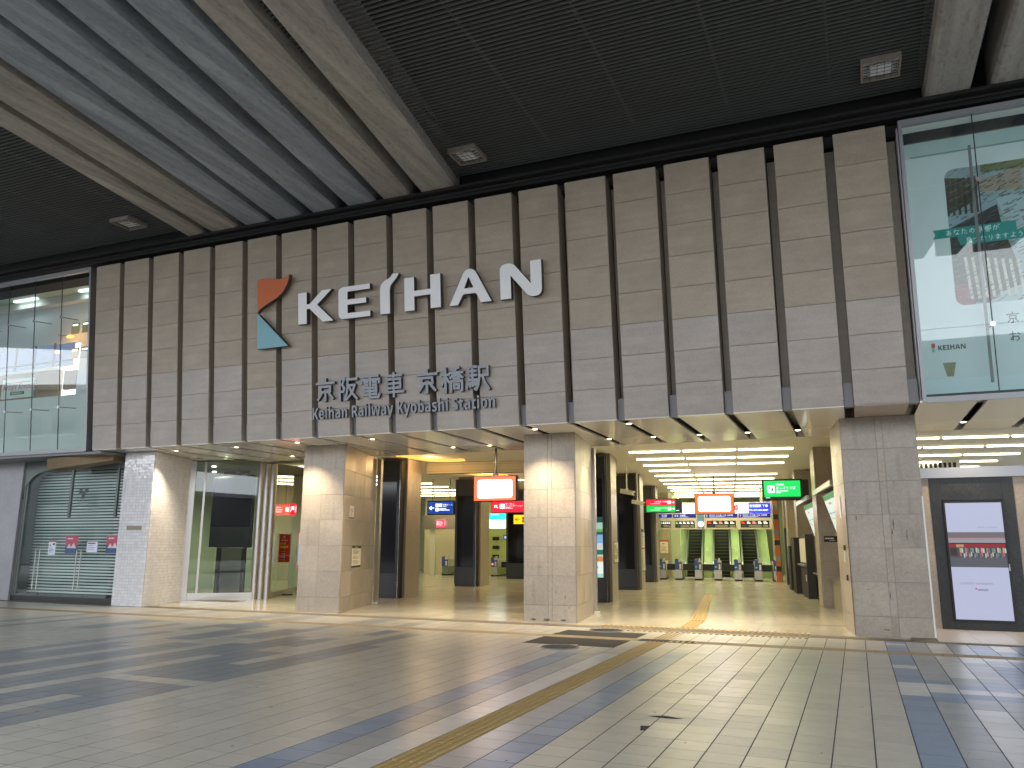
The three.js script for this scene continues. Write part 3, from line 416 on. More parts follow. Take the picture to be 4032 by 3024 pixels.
{
  // corner guards
  span('corner_guard', mat.white, p2, [1.235, 0.02, -0.02], [1.262, 2.42, 0.025]); span('corner_guard', mat.rust, p2, [-0.02, 0.02, -0.05], [-0.004, 2.4, 0.022]); span('corner_guard', mat.pillar[0], p0, [1.16, 0.02, -0.03], [1.185, 2.4, 0.02]);
  const leg = (p, q, dirx) => { const g = part('shutter_guide', box(0.1, H1 - 0.05, 0.14), mat.steel, p, q); g.rotation.y = TH; };
  leg(p0, [0.32, H1 / 2 - 0.02, -2.9]); leg(p1, [0.76, H1 / 2 - 0.02, -2.5]);
  part('kick_bracket', box(0.12, 0.05, 0.12), mat.offwhite, p0, [0.35, 0.03, -2.8]); part('kick_bracket', box(0.12, 0.05, 0.12), mat.offwhite, p1, [0.83, 0.03, -2.4]);
  // drips and scuffs on the stone faces
  const stainM = M([0.5, 0.43, 0.37], { roughness: 0.9, map: T.granite }), stain = (p, x, y, w, h) => { const pts = []; for (let k = 0; k < 9; k++) { const a = k / 9 * Math.PI * 2; pts.push(new THREE.Vector2(Math.cos(a) * w * rr(0.5, 1), Math.sin(a) * h * rr(0.6, 1))); } part('stain', new THREE.ShapeGeometry(new THREE.Shape(pts)), stainM, p, [x, y, 0.0165]); };
  for (const [x, y, w, h] of [[0.9, 0.5, 0.008, 0.05], [0.7, 0.62, 0.008, 0.06], [0.98, 0.3, 0.012, 0.02], [0.5, 0.05, 0.09, 0.03], [0.2, 0.05, 0.08, 0.025], [0.85, 0.05, 0.08, 0.03], [0.35, 1.1, 0.1, 0.006]]) stain(p1, x, y, w, h);
  for (const [x, y, w, h] of [[0.75, 1.95, 0.014, 0.12], [0.95, 1.75, 0.01, 0.1], [0.72, 1.8, 0.012, 0.07], [0.9, 1.1, 0.012, 0.012], [0.25, 0.8, 0.03, 0.01], [0.5, 0.12, 0.08, 0.012], [0.15, 2.05, 0.012, 0.06], [0.6, 0.7, 0.01, 0.09]]) stain(p2, x, y, w, h);
  // intercom, card reader and light strip on the hall side of the right pillar
  const ang = Math.atan2(-(-1.61), -0.21);
  const side = (n, m, t, y, w, h, d = 0.04) => part(n, box(d, h, w), m, p2, [-0.21 * t - 0.02, y, -1.61 * t], [0, 0.13, 0]);
  side('intercom', mat.black, 0.3, 1.52, 0.14, 0.09); side('keypad_plate', mat.offwhite, 0.3, 1.36, 0.13, 0.2); side('lock_box', mat.dark, 0.25, 0.98, 0.12, 0.1); side('name_plate', mat.white, 0.42, 2.28, 0.14, 0.42, 0.02);
  // notices on the first pillar's hall side
  const dir = [-0.92, -2.81], L = Math.hypot(...dir), n = [2.81 / L, -0.92 / L], rot = Math.atan2(n[0], n[1]);
  const onSide = (name, label, m, t, y, w, h) => { const q = solo(name, pbox(w, h, 0.006), m, [6.84 + dir[0] * t + n[0] * 0.02, y, -1.29 + dir[1] * t + n[1] * 0.02], [0, rot, 0], label, 'notice'); return q; };
  const pageNo = paper(96, 192, (c, w, h) => { c.fillStyle = '#e9e4e2'; c.fillRect(0, 0, w, h); c.strokeStyle = '#cc5a5a'; c.lineWidth = 7; c.beginPath(); c.arc(48, 66, 30, 0, 7); c.moveTo(28, 45); c.lineTo(68, 87); c.stroke(); c.fillStyle = '#777'; c.fillRect(34, 62, 30, 8); textLines(c, 16, 116, 64, 4, 12, 5); c.fillStyle = '#665a66'; c.fillRect(0, 172, w, 20); });
  onSide('no_smoking_sign', 'small white no smoking plate on the side of the stone pillar', pageNo, 0.235, 2.31, 0.36, 0.3);
  const pageNt = paper(160, 224, (c, w, h) => { c.fillStyle = '#e4dcc6'; c.fillRect(0, 0, w, h); c.fillStyle = '#2a2724'; c.fillRect(0, 0, w, 26); c.fillRect(0, h - 20, w, 20); c.fillStyle = '#e4dcc6'; textLines(c, 40, 10, 110, 1, 12, 7); c.fillStyle = '#54504a'; textLines(c, 12, 40, 130, 4, 13, 6); textLines(c, 12, 104, 120, 3, 12, 4); textLines(c, 12, 150, 130, 4, 12, 4); });
  onSide('printed_notice', 'cream printed notice with black header on the side of the stone pillar', pageNt, 0.43, 1.25, 0.78, 0.52);
}
// ---------------------------------------------------------------- hall enclosure
{
  const ceil = structure('hall_ceiling', prism([[-8, -3.87], [27, -3.87], [22.5, -38], [-12, -33]], 0.12), mat.hallCeil, [0, 4.14, 0]);
  const wallM = M([0.62, 0.56, 0.4], { roughness: 0.6, map: T.pillar });
  const wall = (label, u0, u1, w0, w1, y0, y1, m = wallM) => { const a = W((u0 + u1) / 2, (w0 + w1) / 2); return solo('wall', box(Math.abs(u1 - u0), y1 - y0, Math.abs(w1 - w0)), m, [a[0], (y0 + y1) / 2, a[2]], [0, TH, 0], label, 'wall'); };
  wall('cream wall at the far end of the hall behind the escalators', -24, 6, 30.6, 30.8, 0, 4.14, M([0.52, 0.6, 0.4], { roughness: 0.6 }));
  wall('cream side wall at the far left of the hall', -24.2, -24, 3, 30.8, 0, 4.14);
  wall('beige side wall behind the ticket machines', 3.1, 3.3, 0.1, 30.8, 0, 4.14);
  wall('plain beige wall left of the escalators with a red framed poster', -3.3, -2.86, 22.95, 23.2, 0, 4.14);
  wall('pale wall panel beside the left escalator', -2.86, -2.4, 23.6, 23.8, 0, 4.14, M([0.6, 0.72, 0.48], { roughness: 0.5 }));
  wall('cream back wall behind the far left ticket gate', -16.4, -12.9, 24.6, 24.8, 0, 4.14, M([0.78, 0.72, 0.5], { roughness: 0.6 }));
  wall('lime tinted wall with dark bands behind the middle ticket gate', -12.7, -9.8, 24.2, 24.4, 0, 4.14, M([0.5, 0.58, 0.2], { roughness: 0.6 }));
  wall('beige wall behind the showroom', -24, -13.4, 15.8, 16, 0, 4.14);
  wall('dividing wall between the station front and the side street', 3.3, 10, 12.6, 12.8, 0, 4.14);
  for (const [y, wh] of [[0.95, 'lowest'], [1.42, 'middle'], [1.88, 'topmost']]) solo('dark_band', box(0.36, 0.17, 0.03), mat.black, [...W(-12.15, 24.17)].map((v, i) => (i === 1 ? y : v)), [0, TH, 0], wh + ' of three dark bands inlaid in the lime tinted wall', 'wall band', 'dark bands on the lime wall');

  // long ceiling lights
  const tube = glow([1, 0.88, 0.55], 4.2), tubeGeo = new THREE.CapsuleGeometry(0.03, 1.36, 4, 10); tubeGeo.rotateZ(Math.PI / 2); tubeGeo.scale(1, 0.8, 1.25);
  const row = (u, w, n, label, k) => {
    const len = n * 1.48, L = thing('ceiling_light', label, 'ceiling light', W(u + len / 2, w, 4.14), TH, 'long ceiling lights of the hall');
    for (let i = 0; i < n; i++) part('lamp_tube', tubeGeo, tube, L, [-len / 2 + 0.74 + i * 1.48, -0.035, 0]);
    part('lamp_tray', box(len, 0.012, 0.16), mat.white, L, [0, -0.007, 0]);
    const l = new THREE.RectAreaLight(new THREE.Color().setRGB(1, 0.88, 0.48), k * LK, len - 0.05, 0.07); l.name = 'ceiling_light_glow'; l.position.set(...W(u + len / 2, w, 4.06)); l.rotation.set(-Math.PI / 2, TH, 0, 'YXZ'); l.rotation.order = 'YXZ'; l.rotation.set(-Math.PI / 2, TH, 0); scene.add(l);
  };
  const ord = ['first', 'second', 'third', 'fourth', 'fifth', 'sixth', 'seventh', 'eighth', 'ninth', 'tenth', 'eleventh'];
  [4.78, 6.72, 8.66, 10.62, 12.74, 14.8, 16.9, 19.05, 21.13, 23.4, 25.6].forEach((w, i) => row(-2.65, w, i === 3 ? 1 : 3, ord[i] + ' long ceiling light of the right hall counted from the street', 24));
  [6.55, 8.6, 10.7, 12.4, 14.5, 16.55, 18.6, 20.67, 22.6].forEach((w, i) => row(-16.6, w, 3, ord[i] + ' long ceiling light of the left hall counted from the street', 17));
  [[13.5], [17], [21]].forEach(([w], i) => row(-8.3, w, 3, ord[i] + ' long ceiling light between the two pillar rows counted from the street', 17));
  [3.4, 5.4, 7.5, 9.5, 11.4].forEach((w, i) => row(3.55, w, 3, ord[i] + ' long ceiling light over the side passage beyond the right pillar', 10));

  // curved warm coves in the ceiling over the left entrance
  const coveM = glow([1, 0.45, 0.08], 0.9), cove = (u, w, s, label) => {
    const t = thing('cove_light', label, 'cove light', W(u, w, 4.135), TH, 'curved warm coves in the ceiling');
    const sh = new THREE.Shape(); sh.moveTo(-0.55, 0.9); sh.bezierCurveTo(-0.2, 0.9, -0.35, -0.5, 0.1, -0.75); sh.bezierCurveTo(0.4, -0.9, 0.8, -0.8, 1.05, -0.72); sh.lineTo(1.05, -0.45); sh.bezierCurveTo(0.6, -0.6, 0.35, -0.5, 0.15, -0.1); sh.bezierCurveTo(0, 0.4, 0.1, 0.9, -0.2, 1.0); sh.lineTo(-0.55, 0.9);
    const g = new THREE.ExtrudeGeometry(sh, { depth: 0.05, bevelEnabled: false }); g.rotateX(Math.PI / 2); g.scale(s, 1, s); part('cove_lamp', g, coveM, t, [0, 0, 0]);
    const l = new THREE.PointLight(new THREE.Color().setRGB(1, 0.6, 0.25), 1.5 * LK); l.name = 'cove_glow'; l.position.set(...W(u + 0.1, w, 3.9)); l.shadow.radius = 6; l.castShadow = true; scene.add(l);
  };
  cove(-8.85, 5.05, 1, 'orange lit curved ceiling cove beside the first dark column'); cove(-8.9, 10.7, 0.9, 'orange lit curved ceiling cove above the hanging screen'); cove(-6.6, 11.5, 0.9, 'orange lit curved ceiling cove deeper over the left entrance');

  // panelled beam across the left entrance
  const bm = thing('ceiling_beam', 'cream panelled beam spanning the left entrance', 'beam', W(-9.35, 6.5), TH), creamP = M([0.74, 0.66, 0.46], { roughness: 0.5 });
  span('beam_core', mat.joint, bm, [0, 3.79, -0.35], [6.1, 4.135, -0.02]);
  for (let i = 0; i < 5; i++) { span('beam_panel', creamP, bm, [i * 1.22 + 0.004, 3.86, -0.03], [i * 1.22 + 1.214, 4.06, 0]); span('beam_panel', creamP, bm, [i * 1.22 + 0.004, 3.79, -0.03], [i * 1.22 + 1.214, 3.852, 0]); span('beam_panel', creamP, bm, [i * 1.22 + 0.004, 4.068, -0.03], [i * 1.22 + 1.214, 4.13, 0]); }
}
// ---------------------------------------------------------------- hall columns with dark display cabinets
function hallColumn(label, u, w, width, art) {
  const c = thing('display_column', label, 'column', W(u, w), TH), d = 0.28, hw = width - 0.12;
  span('cabinet', mat.darkPanel, c, [0, 0.1, -d], [hw, 4.03, 0]); span('cabinet_base', mat.dark, c, [0.02, 0, -d + 0.02], [hw - 0.02, 0.1, -0.02]);
  span('screen', art ?? mat.screenOff, c, [0.09, 0.72, 0], [hw - 0.09, 3.4, 0.012]); span('cabinet_lid', mat.darkPanel, c, [0.01, 3.5, 0.001], [hw - 0.01, 4.0, 0.012]); span('cabinet_door', mat.darkPanel, c, [0.01, 0.13, 0.001], [hw - 0.01, 0.62, 0.012]);
  span('corner_post', mat.chrome, c, [hw + 0.004, 0.02, -0.012], [hw + 0.014, 4.03, 0]); span('cabinet_side', mat.black, c, [hw + 0.002, 0, -0.3], [hw + 0.04, 4.04, -0.014]);
  span('stone_core', mat.joint, c, [0.02, 0, -1.42], [width - 0.02, 4.13, -d - 0.02]);
  for (const [za, zb] of [[-0.75, -0.32], [-1.43, -0.756]]) for (let r = 0; r < 6; r++) span('stone_slab', mat.pillar[(rnd() * 3) | 0], c, [width - 0.022, r === 0 ? 0.0 : 0.17 + (r - 1) * 0.79 + 0.003, za], [width, r === 0 ? 0.17 : Math.min(4.13, 0.17 + r * 0.79), zb], r);
  span('stone_slab', mat.pillar[0], c, [hw + 0.045, 0, -0.34], [width - 0.0, 4.13, -0.303]);
  part('door_lock', cyl(0.012, 0.02, 8), mat.chrome, c, [hw - 0.05, 0.45, 0.02], [Math.PI / 2, 0, 0]);
  return c;
}
{
  const ad = lit(256, 640, 0.5, (c, w, h) => { const g = [['#1f4a46', 0, 60], ['#9fc9b0', 60, 130], ['#6aa84a', 130, 160], ['#1e5a54', 160, 190], ['#7fb0d8', 190, 280], ['#c8d2d0', 280, 350], ['#2f6b52', 350, 400], ['#d9854a', 420, 470], ['#e8f0ea', 480, 600]]; c.fillStyle = '#a8d4c4'; c.fillRect(0, 0, w, h); for (const [k, a, b] of g) { c.fillStyle = k; c.fillRect(0, a, w, b - a); } c.fillStyle = '#e9f5ea'; write(c, 'まで', 90, 360, 34); textLines(c, 20, 168, 200, 1, 22, 14); c.fillStyle = '#c0552a'; textLines(c, 30, 432, 200, 2, 18, 10); c.fillStyle = '#333'; textLines(c, 30, 500, 190, 4, 26, 15); c.fillStyle = '#fff'; c.fillRect(30, 90, 150, 14); });
  const A = hallColumn('dark display column with a green lit travel poster beside the right entrance', -4.35, 4.85, 1.15); 
  const pA = solo('poster_screen', pbox(0.62, 1.65, 0.02), ad, [...W(-3.72, 4.82)].map((v, i) => (i === 1 ? 1.5 : v)), [0, TH, 0], 'lit green and blue travel poster in the dark display column', 'poster');
  hallColumn('dark display column with a framed route poster on its stone side', -3.95, 11.55, 0.85); hallColumn('dark display column closest to the ticket gates', -3.95, 17.9, 0.85);
  hallColumn('dark blue display column just inside the left entrance', -10.22, 4.7, 0.85); hallColumn('dark display column in the middle of the left hall', -10.2, 11.85, 0.95); hallColumn('dark display column behind the yellow hanging sign', -10.15, 19.05, 1.5);
  hallColumn('dark display column at the rear of the left pillar row', -10.2, 24.3, 0.9);
  const map = paper(96, 128, (c, w, h) => { c.fillStyle = '#d8d0b8'; c.fillRect(0, 0, w, h); c.fillStyle = '#a79c84'; c.fillRect(12, 18, 40, 50); c.fillRect(56, 40, 30, 60); c.fillStyle = '#8b8370'; c.fillRect(14, 76, 36, 30); c.strokeStyle = '#4a443a'; c.lineWidth = 4; c.strokeRect(2, 2, w - 4, h - 4); });
  solo('wall_map', pbox(0.02, 0.6, 0.75), map, [...W(-3.185, 5.85)].map((v, i) => (i === 1 ? 1.35 : v)), [0, TH, 0], 'small framed station map on the cream stone of the poster column', 'map');
  const route = paper(96, 192, (c, w, h) => { c.fillStyle = '#d4d2cc'; c.fillRect(0, 0, w, h); c.fillStyle = '#2d4f8a'; c.fillRect(0, 0, w, 14); c.fillStyle = '#a33a3a'; c.fillRect(0, 84, w, 8); c.fillStyle = '#888'; textLines(c, 8, 24, 80, 8, 7, 3); textLines(c, 8, 100, 80, 10, 8, 3); c.strokeStyle = '#222'; c.lineWidth = 6; c.strokeRect(0, 0, w, h); });
  solo('route_poster', pbox(0.03, 1.5, 0.8), route, [...W(-3.082, 12.4)].map((v, i) => (i === 1 ? 1.38 : v)), [0, TH, 0], 'tall framed route poster with blue header on the second dark column', 'poster');
  const redp = paper(128, 192, (c, w, h) => { c.fillStyle = '#e8e0cc'; c.fillRect(0, 0, w, h); c.fillStyle = '#b8402f'; c.fillRect(0, 0, w, 20); c.strokeStyle = '#b8402f'; c.lineWidth = 8; c.strokeRect(2, 2, w - 4, h - 4); c.fillStyle = '#4a4030'; textLines(c, 34, 46, 60, 1, 18, 12); textLines(c, 18, 80, 90, 5, 16, 6); });
  solo('framed_poster', pbox(0.42, 0.66, 0.02), redp, [...W(-3.16, 22.93)].map((v, i) => (i === 1 ? 1.48 : v)), [0, TH, 0], 'white notice in a red frame on the plain wall left of the escalators', 'poster');
}
// ---------------------------------------------------------------- hanging signs and screens
function hang(name, label, u, w, y, wd, ht, m, o = {}) {
  const s = thing(name, label, 'sign', o.world ? [o.world[0], y, o.world[1]] : W(u, w, y), o.turn ?? TH);
  part('housing', new RoundedBoxGeometry(wd + (o.bez ?? 0.06), ht + (o.bez ?? 0.06), 0.1, 1, 0.01), o.house ?? mat.darkPanel, s, [o.hx ?? 0, 0, -0.052]); part('screen', sheet(wd, ht), m, s, [0, 0, 0.003]);
  if (o.pole) { part('pole', cyl(0.022, o.pole, 10), mat.beam, s, [0, ht / 2 + o.pole / 2, -0.06]); part('pole_bracket', box(0.12, 0.06, 0.06), mat.beam, s, [0, ht / 2 + 0.05, -0.06]); }
  if (o.arm) span('side_arm', mat.darkPanel, s, [Math.min(0, Math.sign(o.arm) * wd / 2), ht * 0.3, -0.08], [Math.max(0, Math.sign(o.arm) * wd / 2), ht * 0.42, -0.03].map((v, i) => (i === 0 ? v : v))) && span('side_arm', mat.darkPanel, s, [Math.min(Math.sign(o.arm) * wd / 2, Math.sign(o.arm) * wd / 2 + o.arm), -ht / 2, -0.09], [Math.max(Math.sign(o.arm) * wd / 2, Math.sign(o.arm) * wd / 2 + o.arm), ht / 2 + 0.03, -0.02]);
  if (o.rods) for (const x of [-wd * 0.35, wd * 0.35]) part('hanger_rod', cyl(0.012, o.rods, 8), mat.beam, s, [x, ht / 2 + o.rods / 2, -0.05]);
  return s;
}
{
  const arrow = (c, x, y, s, dir) => { c.save(); c.translate(x + s / 2, y + s / 2); c.rotate({ l: Math.PI, r: 0, ul: -Math.PI * 0.75, ur: -Math.PI / 4 }[dir]); c.lineWidth = s * 0.15; c.lineCap = 'butt'; c.strokeStyle = '#fff'; c.beginPath(); c.moveTo(-s * 0.45, 0); c.lineTo(s * 0.36, 0); c.moveTo(s * 0.02, -s * 0.34); c.lineTo(s * 0.4, 0); c.lineTo(s * 0.02, s * 0.34); c.stroke(); c.restore(); };
  const board = (k) => lit(512, 288, k, (c, w, h) => { c.fillStyle = '#e8471c'; c.fillRect(0, 0, w, h); c.fillStyle = '#ffffff'; c.beginPath(); c.roundRect(38, 34, w - 76, h - 62, 34); c.fill(); c.fillStyle = '#9fb2d8'; write(c, '京 中', 190, 52, 28, 0.09); c.fillStyle = '#f1ebe2'; textLines(c, 110, 120, 290, 5, 22, 5); });
  hang('information_screen', 'bright white and orange information screen hanging in the left entrance', 0, 0, 2.87, 1.08, 0.56, board(1.7), { world: [9.97, -3.0], turn: 0, pole: 0.7, house: mat.black });
  hang('information_screen', 'bright white and orange information screen hanging before the departure boards', -0.5, 13.2, 3.08, 1.38, 0.72, board(1.7), { pole: 0.68, house: mat.black });
  areaLight('information_screen_glow', [1, 0.9, 0.85], 2.6, 0.9, 0.45, [9.97, 2.87, -2.97], [9.97, 2.87, 4]);
  { const p = W(-0.5, 13.15, 3.08), q = W(-0.5, 5, 3.08); areaLight('information_screen_glow', [1, 0.9, 0.85], 2.6, 1.2, 0.6, p, q); }
  const blue = lit(384, 192, 1.0, (c, w, h) => { c.fillStyle = '#0e2c6e'; c.fillRect(0, 0, w, h); c.fillStyle = '#12377f'; for (let y = 0; y < h; y += 8) c.fillRect(0, y, w, 3); arrow(c, 12, 58, 84, 'l'); c.fillStyle = '#e8ecff'; c.fillRect(112, 30, 46, 52); c.fillRect(164, 30, 46, 52); c.fillRect(112, 96, 50, 56); write(c, '京橋モール', 216, 34, 30, 0.09); textLines(c, 220, 72, 100, 1, 14, 8); textLines(c, 170, 104, 180, 2, 22, 15); });
  hang('direction_sign', 'dark blue direction sign with white left arrow between the left hall columns', -11.0, 12.4, 2.98, 1.05, 0.47, blue, { house: mat.black, rods: 0.9, bez: 0.1 });
  const red = (flip) => lit(384, 176, 1.1, (c, w, h) => { c.fillStyle = '#d81428'; c.fillRect(0, 0, w, h); c.fillStyle = '#e0263a'; for (let y = 0; y < h; y += 8) c.fillRect(0, y, w, 3); if (flip) { c.fillStyle = '#fff'; textLines(c, 20, 40, 170, 2, 34, 20); textLines(c, 60, 116, 130, 2, 18, 8); c.fillRect(206, 44, 64, 80); c.fillStyle = '#3a55b0'; c.fillRect(222, 60, 14, 46); c.fillRect(242, 60, 14, 46); arrow(c, 290, 44, 80, 'ur'); } else { arrow(c, 18, 52, 70, 'ul'); c.fillStyle = '#fff'; c.beginPath(); c.roundRect(96, 44, 62, 76, 10); c.fill(); c.fillStyle = '#d81428'; c.beginPath(); c.arc(127, 70, 9, 0, 7); c.fill(); c.fillRect(120, 84, 14, 26); c.fillStyle = '#fff'; write(c, 'けいはん', 166, 30, 26, 0.1); write(c, 'インフォステーション', 166, 66, 20, 0.11); textLines(c, 168, 98, 100, 2, 13, 6); } });
  hang('direction_sign', 'red direction sign with white arrow hanging past the orange screen', -8.2, 12.2, 2.99, 1.25, 0.42, red(false), { house: mat.black, rods: 0.93 });
  const yel = lit(256, 144, 0.95, (c, w, h) => { c.fillStyle = '#e8b416'; c.fillRect(0, 0, w, h); c.strokeStyle = c.fillStyle = '#2a2210'; c.lineWidth = 8; c.beginPath(); c.moveTo(72, 72); c.lineTo(20, 72); c.moveTo(44, 44); c.lineTo(18, 72); c.lineTo(44, 100); c.stroke(); c.fillRect(96, 36, 44, 40); c.fillRect(146, 36, 44, 40); c.fillRect(96, 84, 40, 36); textLines(c, 150, 92, 90, 2, 14, 8); });
  hang('direction_sign', 'yellow sign with black left arrow under the red sign', -8.9, 17.7, 2.68, 1.05, 0.4, yel, { house: mat.black, rods: 1.25 });
  const rg = lit(512, 224, 1.0, (c, w, h) => { c.fillStyle = '#101214'; c.fillRect(0, 0, w, h); c.fillStyle = '#dc1830'; c.fillRect(6, 6, 420, 102); c.fillStyle = '#12a83c'; c.fillRect(6, 114, 420, 104); for (const y of [10, 118]) { c.fillStyle = '#fff'; c.fillStyle = y < 20 ? '#ffb8d0' : '#b8f5c0'; write(c, '京阪電車 京橋駅', 120, y + 20, 26, 0.1); textLines(c, 60, y + 62, 250, 1, 18, 9); c.fillStyle = '#fff'; c.fillRect(318, y + 20, 46, 52); arrow(c, 370, y + 22, 48, 'r'); } c.fillStyle = '#cfe8ff'; c.fillRect(436, 190, 44, 12); });
  hang('direction_sign', 'red over green direction sign with white right arrows fixed to the dark column', -2.72, 17.75, 3.24, 1.5, 0.56, rg, { arm: -0.3 });
  const grn = lit(512, 256, 1.0, (c, w, h) => { c.fillStyle = '#0fae48'; c.fillRect(0, 0, w, h); c.fillStyle = '#17bb55'; for (let y = 0; y < h; y += 9) c.fillRect(0, y, w, 3); c.fillStyle = '#0c1410'; c.fillRect(0, h - 26, w, 26); c.fillStyle = '#e8fff0'; c.beginPath(); c.roundRect(46, 66, 104, 108, 10); c.fill(); c.fillStyle = '#0c5a2a'; c.fillRect(64, 92, 30, 22); c.fillRect(106, 104, 26, 40); c.fillRect(72, 130, 50, 10); c.fillStyle = '#eafff0'; write(c, '京阪電車', 168, 40, 28, 0.1); write(c, 'きっぷうりば', 168, 82, 44, 0.11); textLines(c, 170, 142, 280, 1, 20, 12); textLines(c, 170, 166, 120, 1, 20, 11); c.fillStyle = '#cfe'; c.fillRect(20, h - 17, 60, 8); });
  hang('ticket_sign', 'bright green ticket counter sign projecting from the right wall', 1.62, 8.2, 3.24, 1.06, 0.54, grn, { arm: 0.24, bez: 0.12 });
  // large departure board and advertisement above the gates
  const db = thing('departure_board', 'wide departure board with blue platform headers above the ticket gates', 'departure board', W(-0.66, 19.6), TH), gx = (u) => u + 0.66;
  span('board_case', M([0.7, 0.68, 0.58], { roughness: 0.5 }), db, [gx(-3.12), 2.27, -0.28], [gx(1.8), 2.96, 0]); span('board_top', mat.offwhite, db, [gx(-3.12), 2.96, -0.28], [gx(1.83), 3.46, -0.02]); for (const u of [-2.6, -0.6, 1.4]) span('board_hanger', mat.offwhite, db, [gx(u) - 0.05, 3.46, -0.2], [gx(u) + 0.05, 4.13, -0.1]);
  const head = (t, jp, wpx) => lit(wpx, 64, 0.8, (c, w, h) => { c.fillStyle = '#141c6e'; c.fillRect(0, 0, w, h); c.fillStyle = '#e9ecff'; const x = write(c, t, 20, 8, 46, 0.1); write(c, jp, x + 26, 10, 30, 0.1); textLines(c, x + 26, 46, w - x - 60, 1, 14, 7); });
  const deps = (o) => lit(384, 128, 1.3, (c, w, h) => { c.fillStyle = '#0a0c08'; c.fillRect(0, 0, w, h); const col = o ? ['#ff3a20', '#ffd8d0', '#ff9080', '#fff4d0', '#fff4d0'] : ['#6fd060', '#e8e8ff', '#fff4d0', '#fff4d0', '#e0e4ff']; [0, 1, 2, 3, 4].forEach((i) => { c.fillStyle = col[i]; textLines(c, 14 + i * 74, 16, 58, 2, 22, 15); }); c.fillStyle = '#5a5636'; c.fillRect(110, 74, 170, 44); c.fillRect(300, 74, 70, 44); c.fillStyle = '#2a2a22'; c.fillRect(14, 74, 80, 44); });
  const seg = [[-3.1, -2.49, '', '中之島', 0], [-2.46, -1.43, '3·4', '淀屋橋', 0], [-1.06, 0.36, '2', '枚方市・中之島・三条・出町柳', 1], [0.39, 1.77, '1', '枚方市・中之島・三条・出町柳', 1]];
  for (const [a, b, t, jp, o] of seg) { const wd = b - a; part('header_sign', sheet(wd - 0.02, 0.17), head(t, jp, Math.round(64 * wd / 0.17)), db, [gx((a + b) / 2), 2.865, 0.004]); part('display_screen', sheet(wd - 0.16, 0.3), deps(o), db, [gx((a + b) / 2), 2.49, 0.004]); }
  part('clock_panel', sheet(0.3, 0.62), M([0.16, 0.32, 0.55], { roughness: 0.4 }), db, [gx(-1.245), 2.62, 0.004]); part('clock_light', cyl(0.125, 0.02, 24), glow([1, 0.98, 0.9], 1.4), db, [gx(-1.245), 2.5, 0.012], [Math.PI / 2, 0, 0]);
  part('advert_sign', sheet(2.86, 0.44), lit(1024, 160, 1.25, (c, w, h) => { c.fillStyle = '#fffdf2'; c.fillRect(0, 0, w, h); c.strokeStyle = '#d8c838'; c.lineWidth = 7; c.beginPath(); c.arc(120, 80, 42, 0, 7); c.stroke(); for (let r = 12; r < 40; r += 12) { c.beginPath(); c.arc(120, 88, r, Math.PI, 0); c.stroke(); } c.fillStyle = '#c81820'; write(c, '三 下 動尊', 320, 22, 118, 0.1); }), db, [gx(-0.59), 3.2, 0.004]);
  part('advert_sign', sheet(0.92, 0.44), lit(384, 184, 1.1, (c, w, h) => { c.fillStyle = '#1c2ccc'; c.fillRect(0, 0, w, h); c.fillStyle = '#e9f0ff'; write(c, '香里園駅 下車', 14, 30, 50, 0.11); c.font = 'bold 42px sans-serif'; c.fillText('TEL.072-833-8881', 8, 148, 366); }), db, [gx(1.31), 3.2, 0.004]);
  const cam = (label, u, w, yTop, yCam) => { const c = thing('security_camera', label, 'camera', W(u, w), TH); part('pole', cyl(0.02, yTop - yCam, 8), mat.offwhite, c, [0, (yTop + yCam) / 2, 0]); part('mount', box(0.08, 0.06, 0.08), mat.offwhite, c, [0, yCam, 0]); const b = part('camera_body', new RoundedBoxGeometry(0.46, 0.12, 0.13, 1, 0.01), mat.offwhite, c, [0.02, yCam - 0.09, 0.03], [0, -0.35, -0.2]); part('camera_lens', box(0.012, 0.07, 0.08), mat.black, b, [0.23, 0, 0]); part('sun_hood', box(0.48, 0.012, 0.14), mat.offwhite, b, [0, 0.07, 0]); };
  cam('cream security camera on a long ceiling pole before the second column', -3.02, 7.36, 4.14, 3.25); cam('cream security camera on a ceiling pole at the second column', -3.14, 11.4, 4.14, 3.13);
  // cyan poster and red sign at the back of the left hall
  solo('poster_screen', pbox(0.85, 0.75, 0.05), lit(128, 128, 1.3, (c, w, h) => { c.fillStyle = '#f8fbff'; c.fillRect(0, 0, w, h); c.fillStyle = '#18b4c8'; c.fillRect(0, 0, w, 54); c.fillStyle = '#9fe6ee'; textLines(c, 10, 6, 110, 1, 12, 8); }), [...W(-11.4, 21.9)].map((v, i) => (i === 1 ? 2.75 : v)), [0, TH, 0], 'lit cyan and white poster under the red sign', 'poster');
  solo('wall_sign', pbox(0.46, 0.42, 0.05), lit(96, 96, 0.9, (c, w, h) => { c.fillStyle = '#d04a58'; c.fillRect(0, 0, w, h); c.fillStyle = '#f8d8d8'; c.fillRect(10, 20, 18, 50); textLines(c, 36, 24, 50, 4, 14, 6); }), [...W(-14.53, 22.0)].map((v, i) => (i === 1 ? 2.63 : v)), [0, TH, 0], 'small pink red sign on the grey header behind the left hall', 'sign');
  solo('header_panel', box(3.4, 0.72, 0.2), mat.steel, [...W(-13.9, 22.3)].map((v, i) => (i === 1 ? 2.7 : v)), [0, TH, 0], 'brushed grey header panel above the far left gate', 'panel');
  solo('wall_sign', pbox(0.34, 0.24, 0.03), lit(64, 48, 0.7, (c) => { c.fillStyle = '#1c3a6a'; c.fillRect(0, 0, 64, 48); c.fillStyle = '#dfe8f8'; textLines(c, 12, 14, 44, 2, 14, 9); }), [...W(-11.55, 24.1)].map((v, i) => (i === 1 ? 1.95 : v)), [0, TH, 0], 'small navy sign on the lime tinted wall', 'sign');
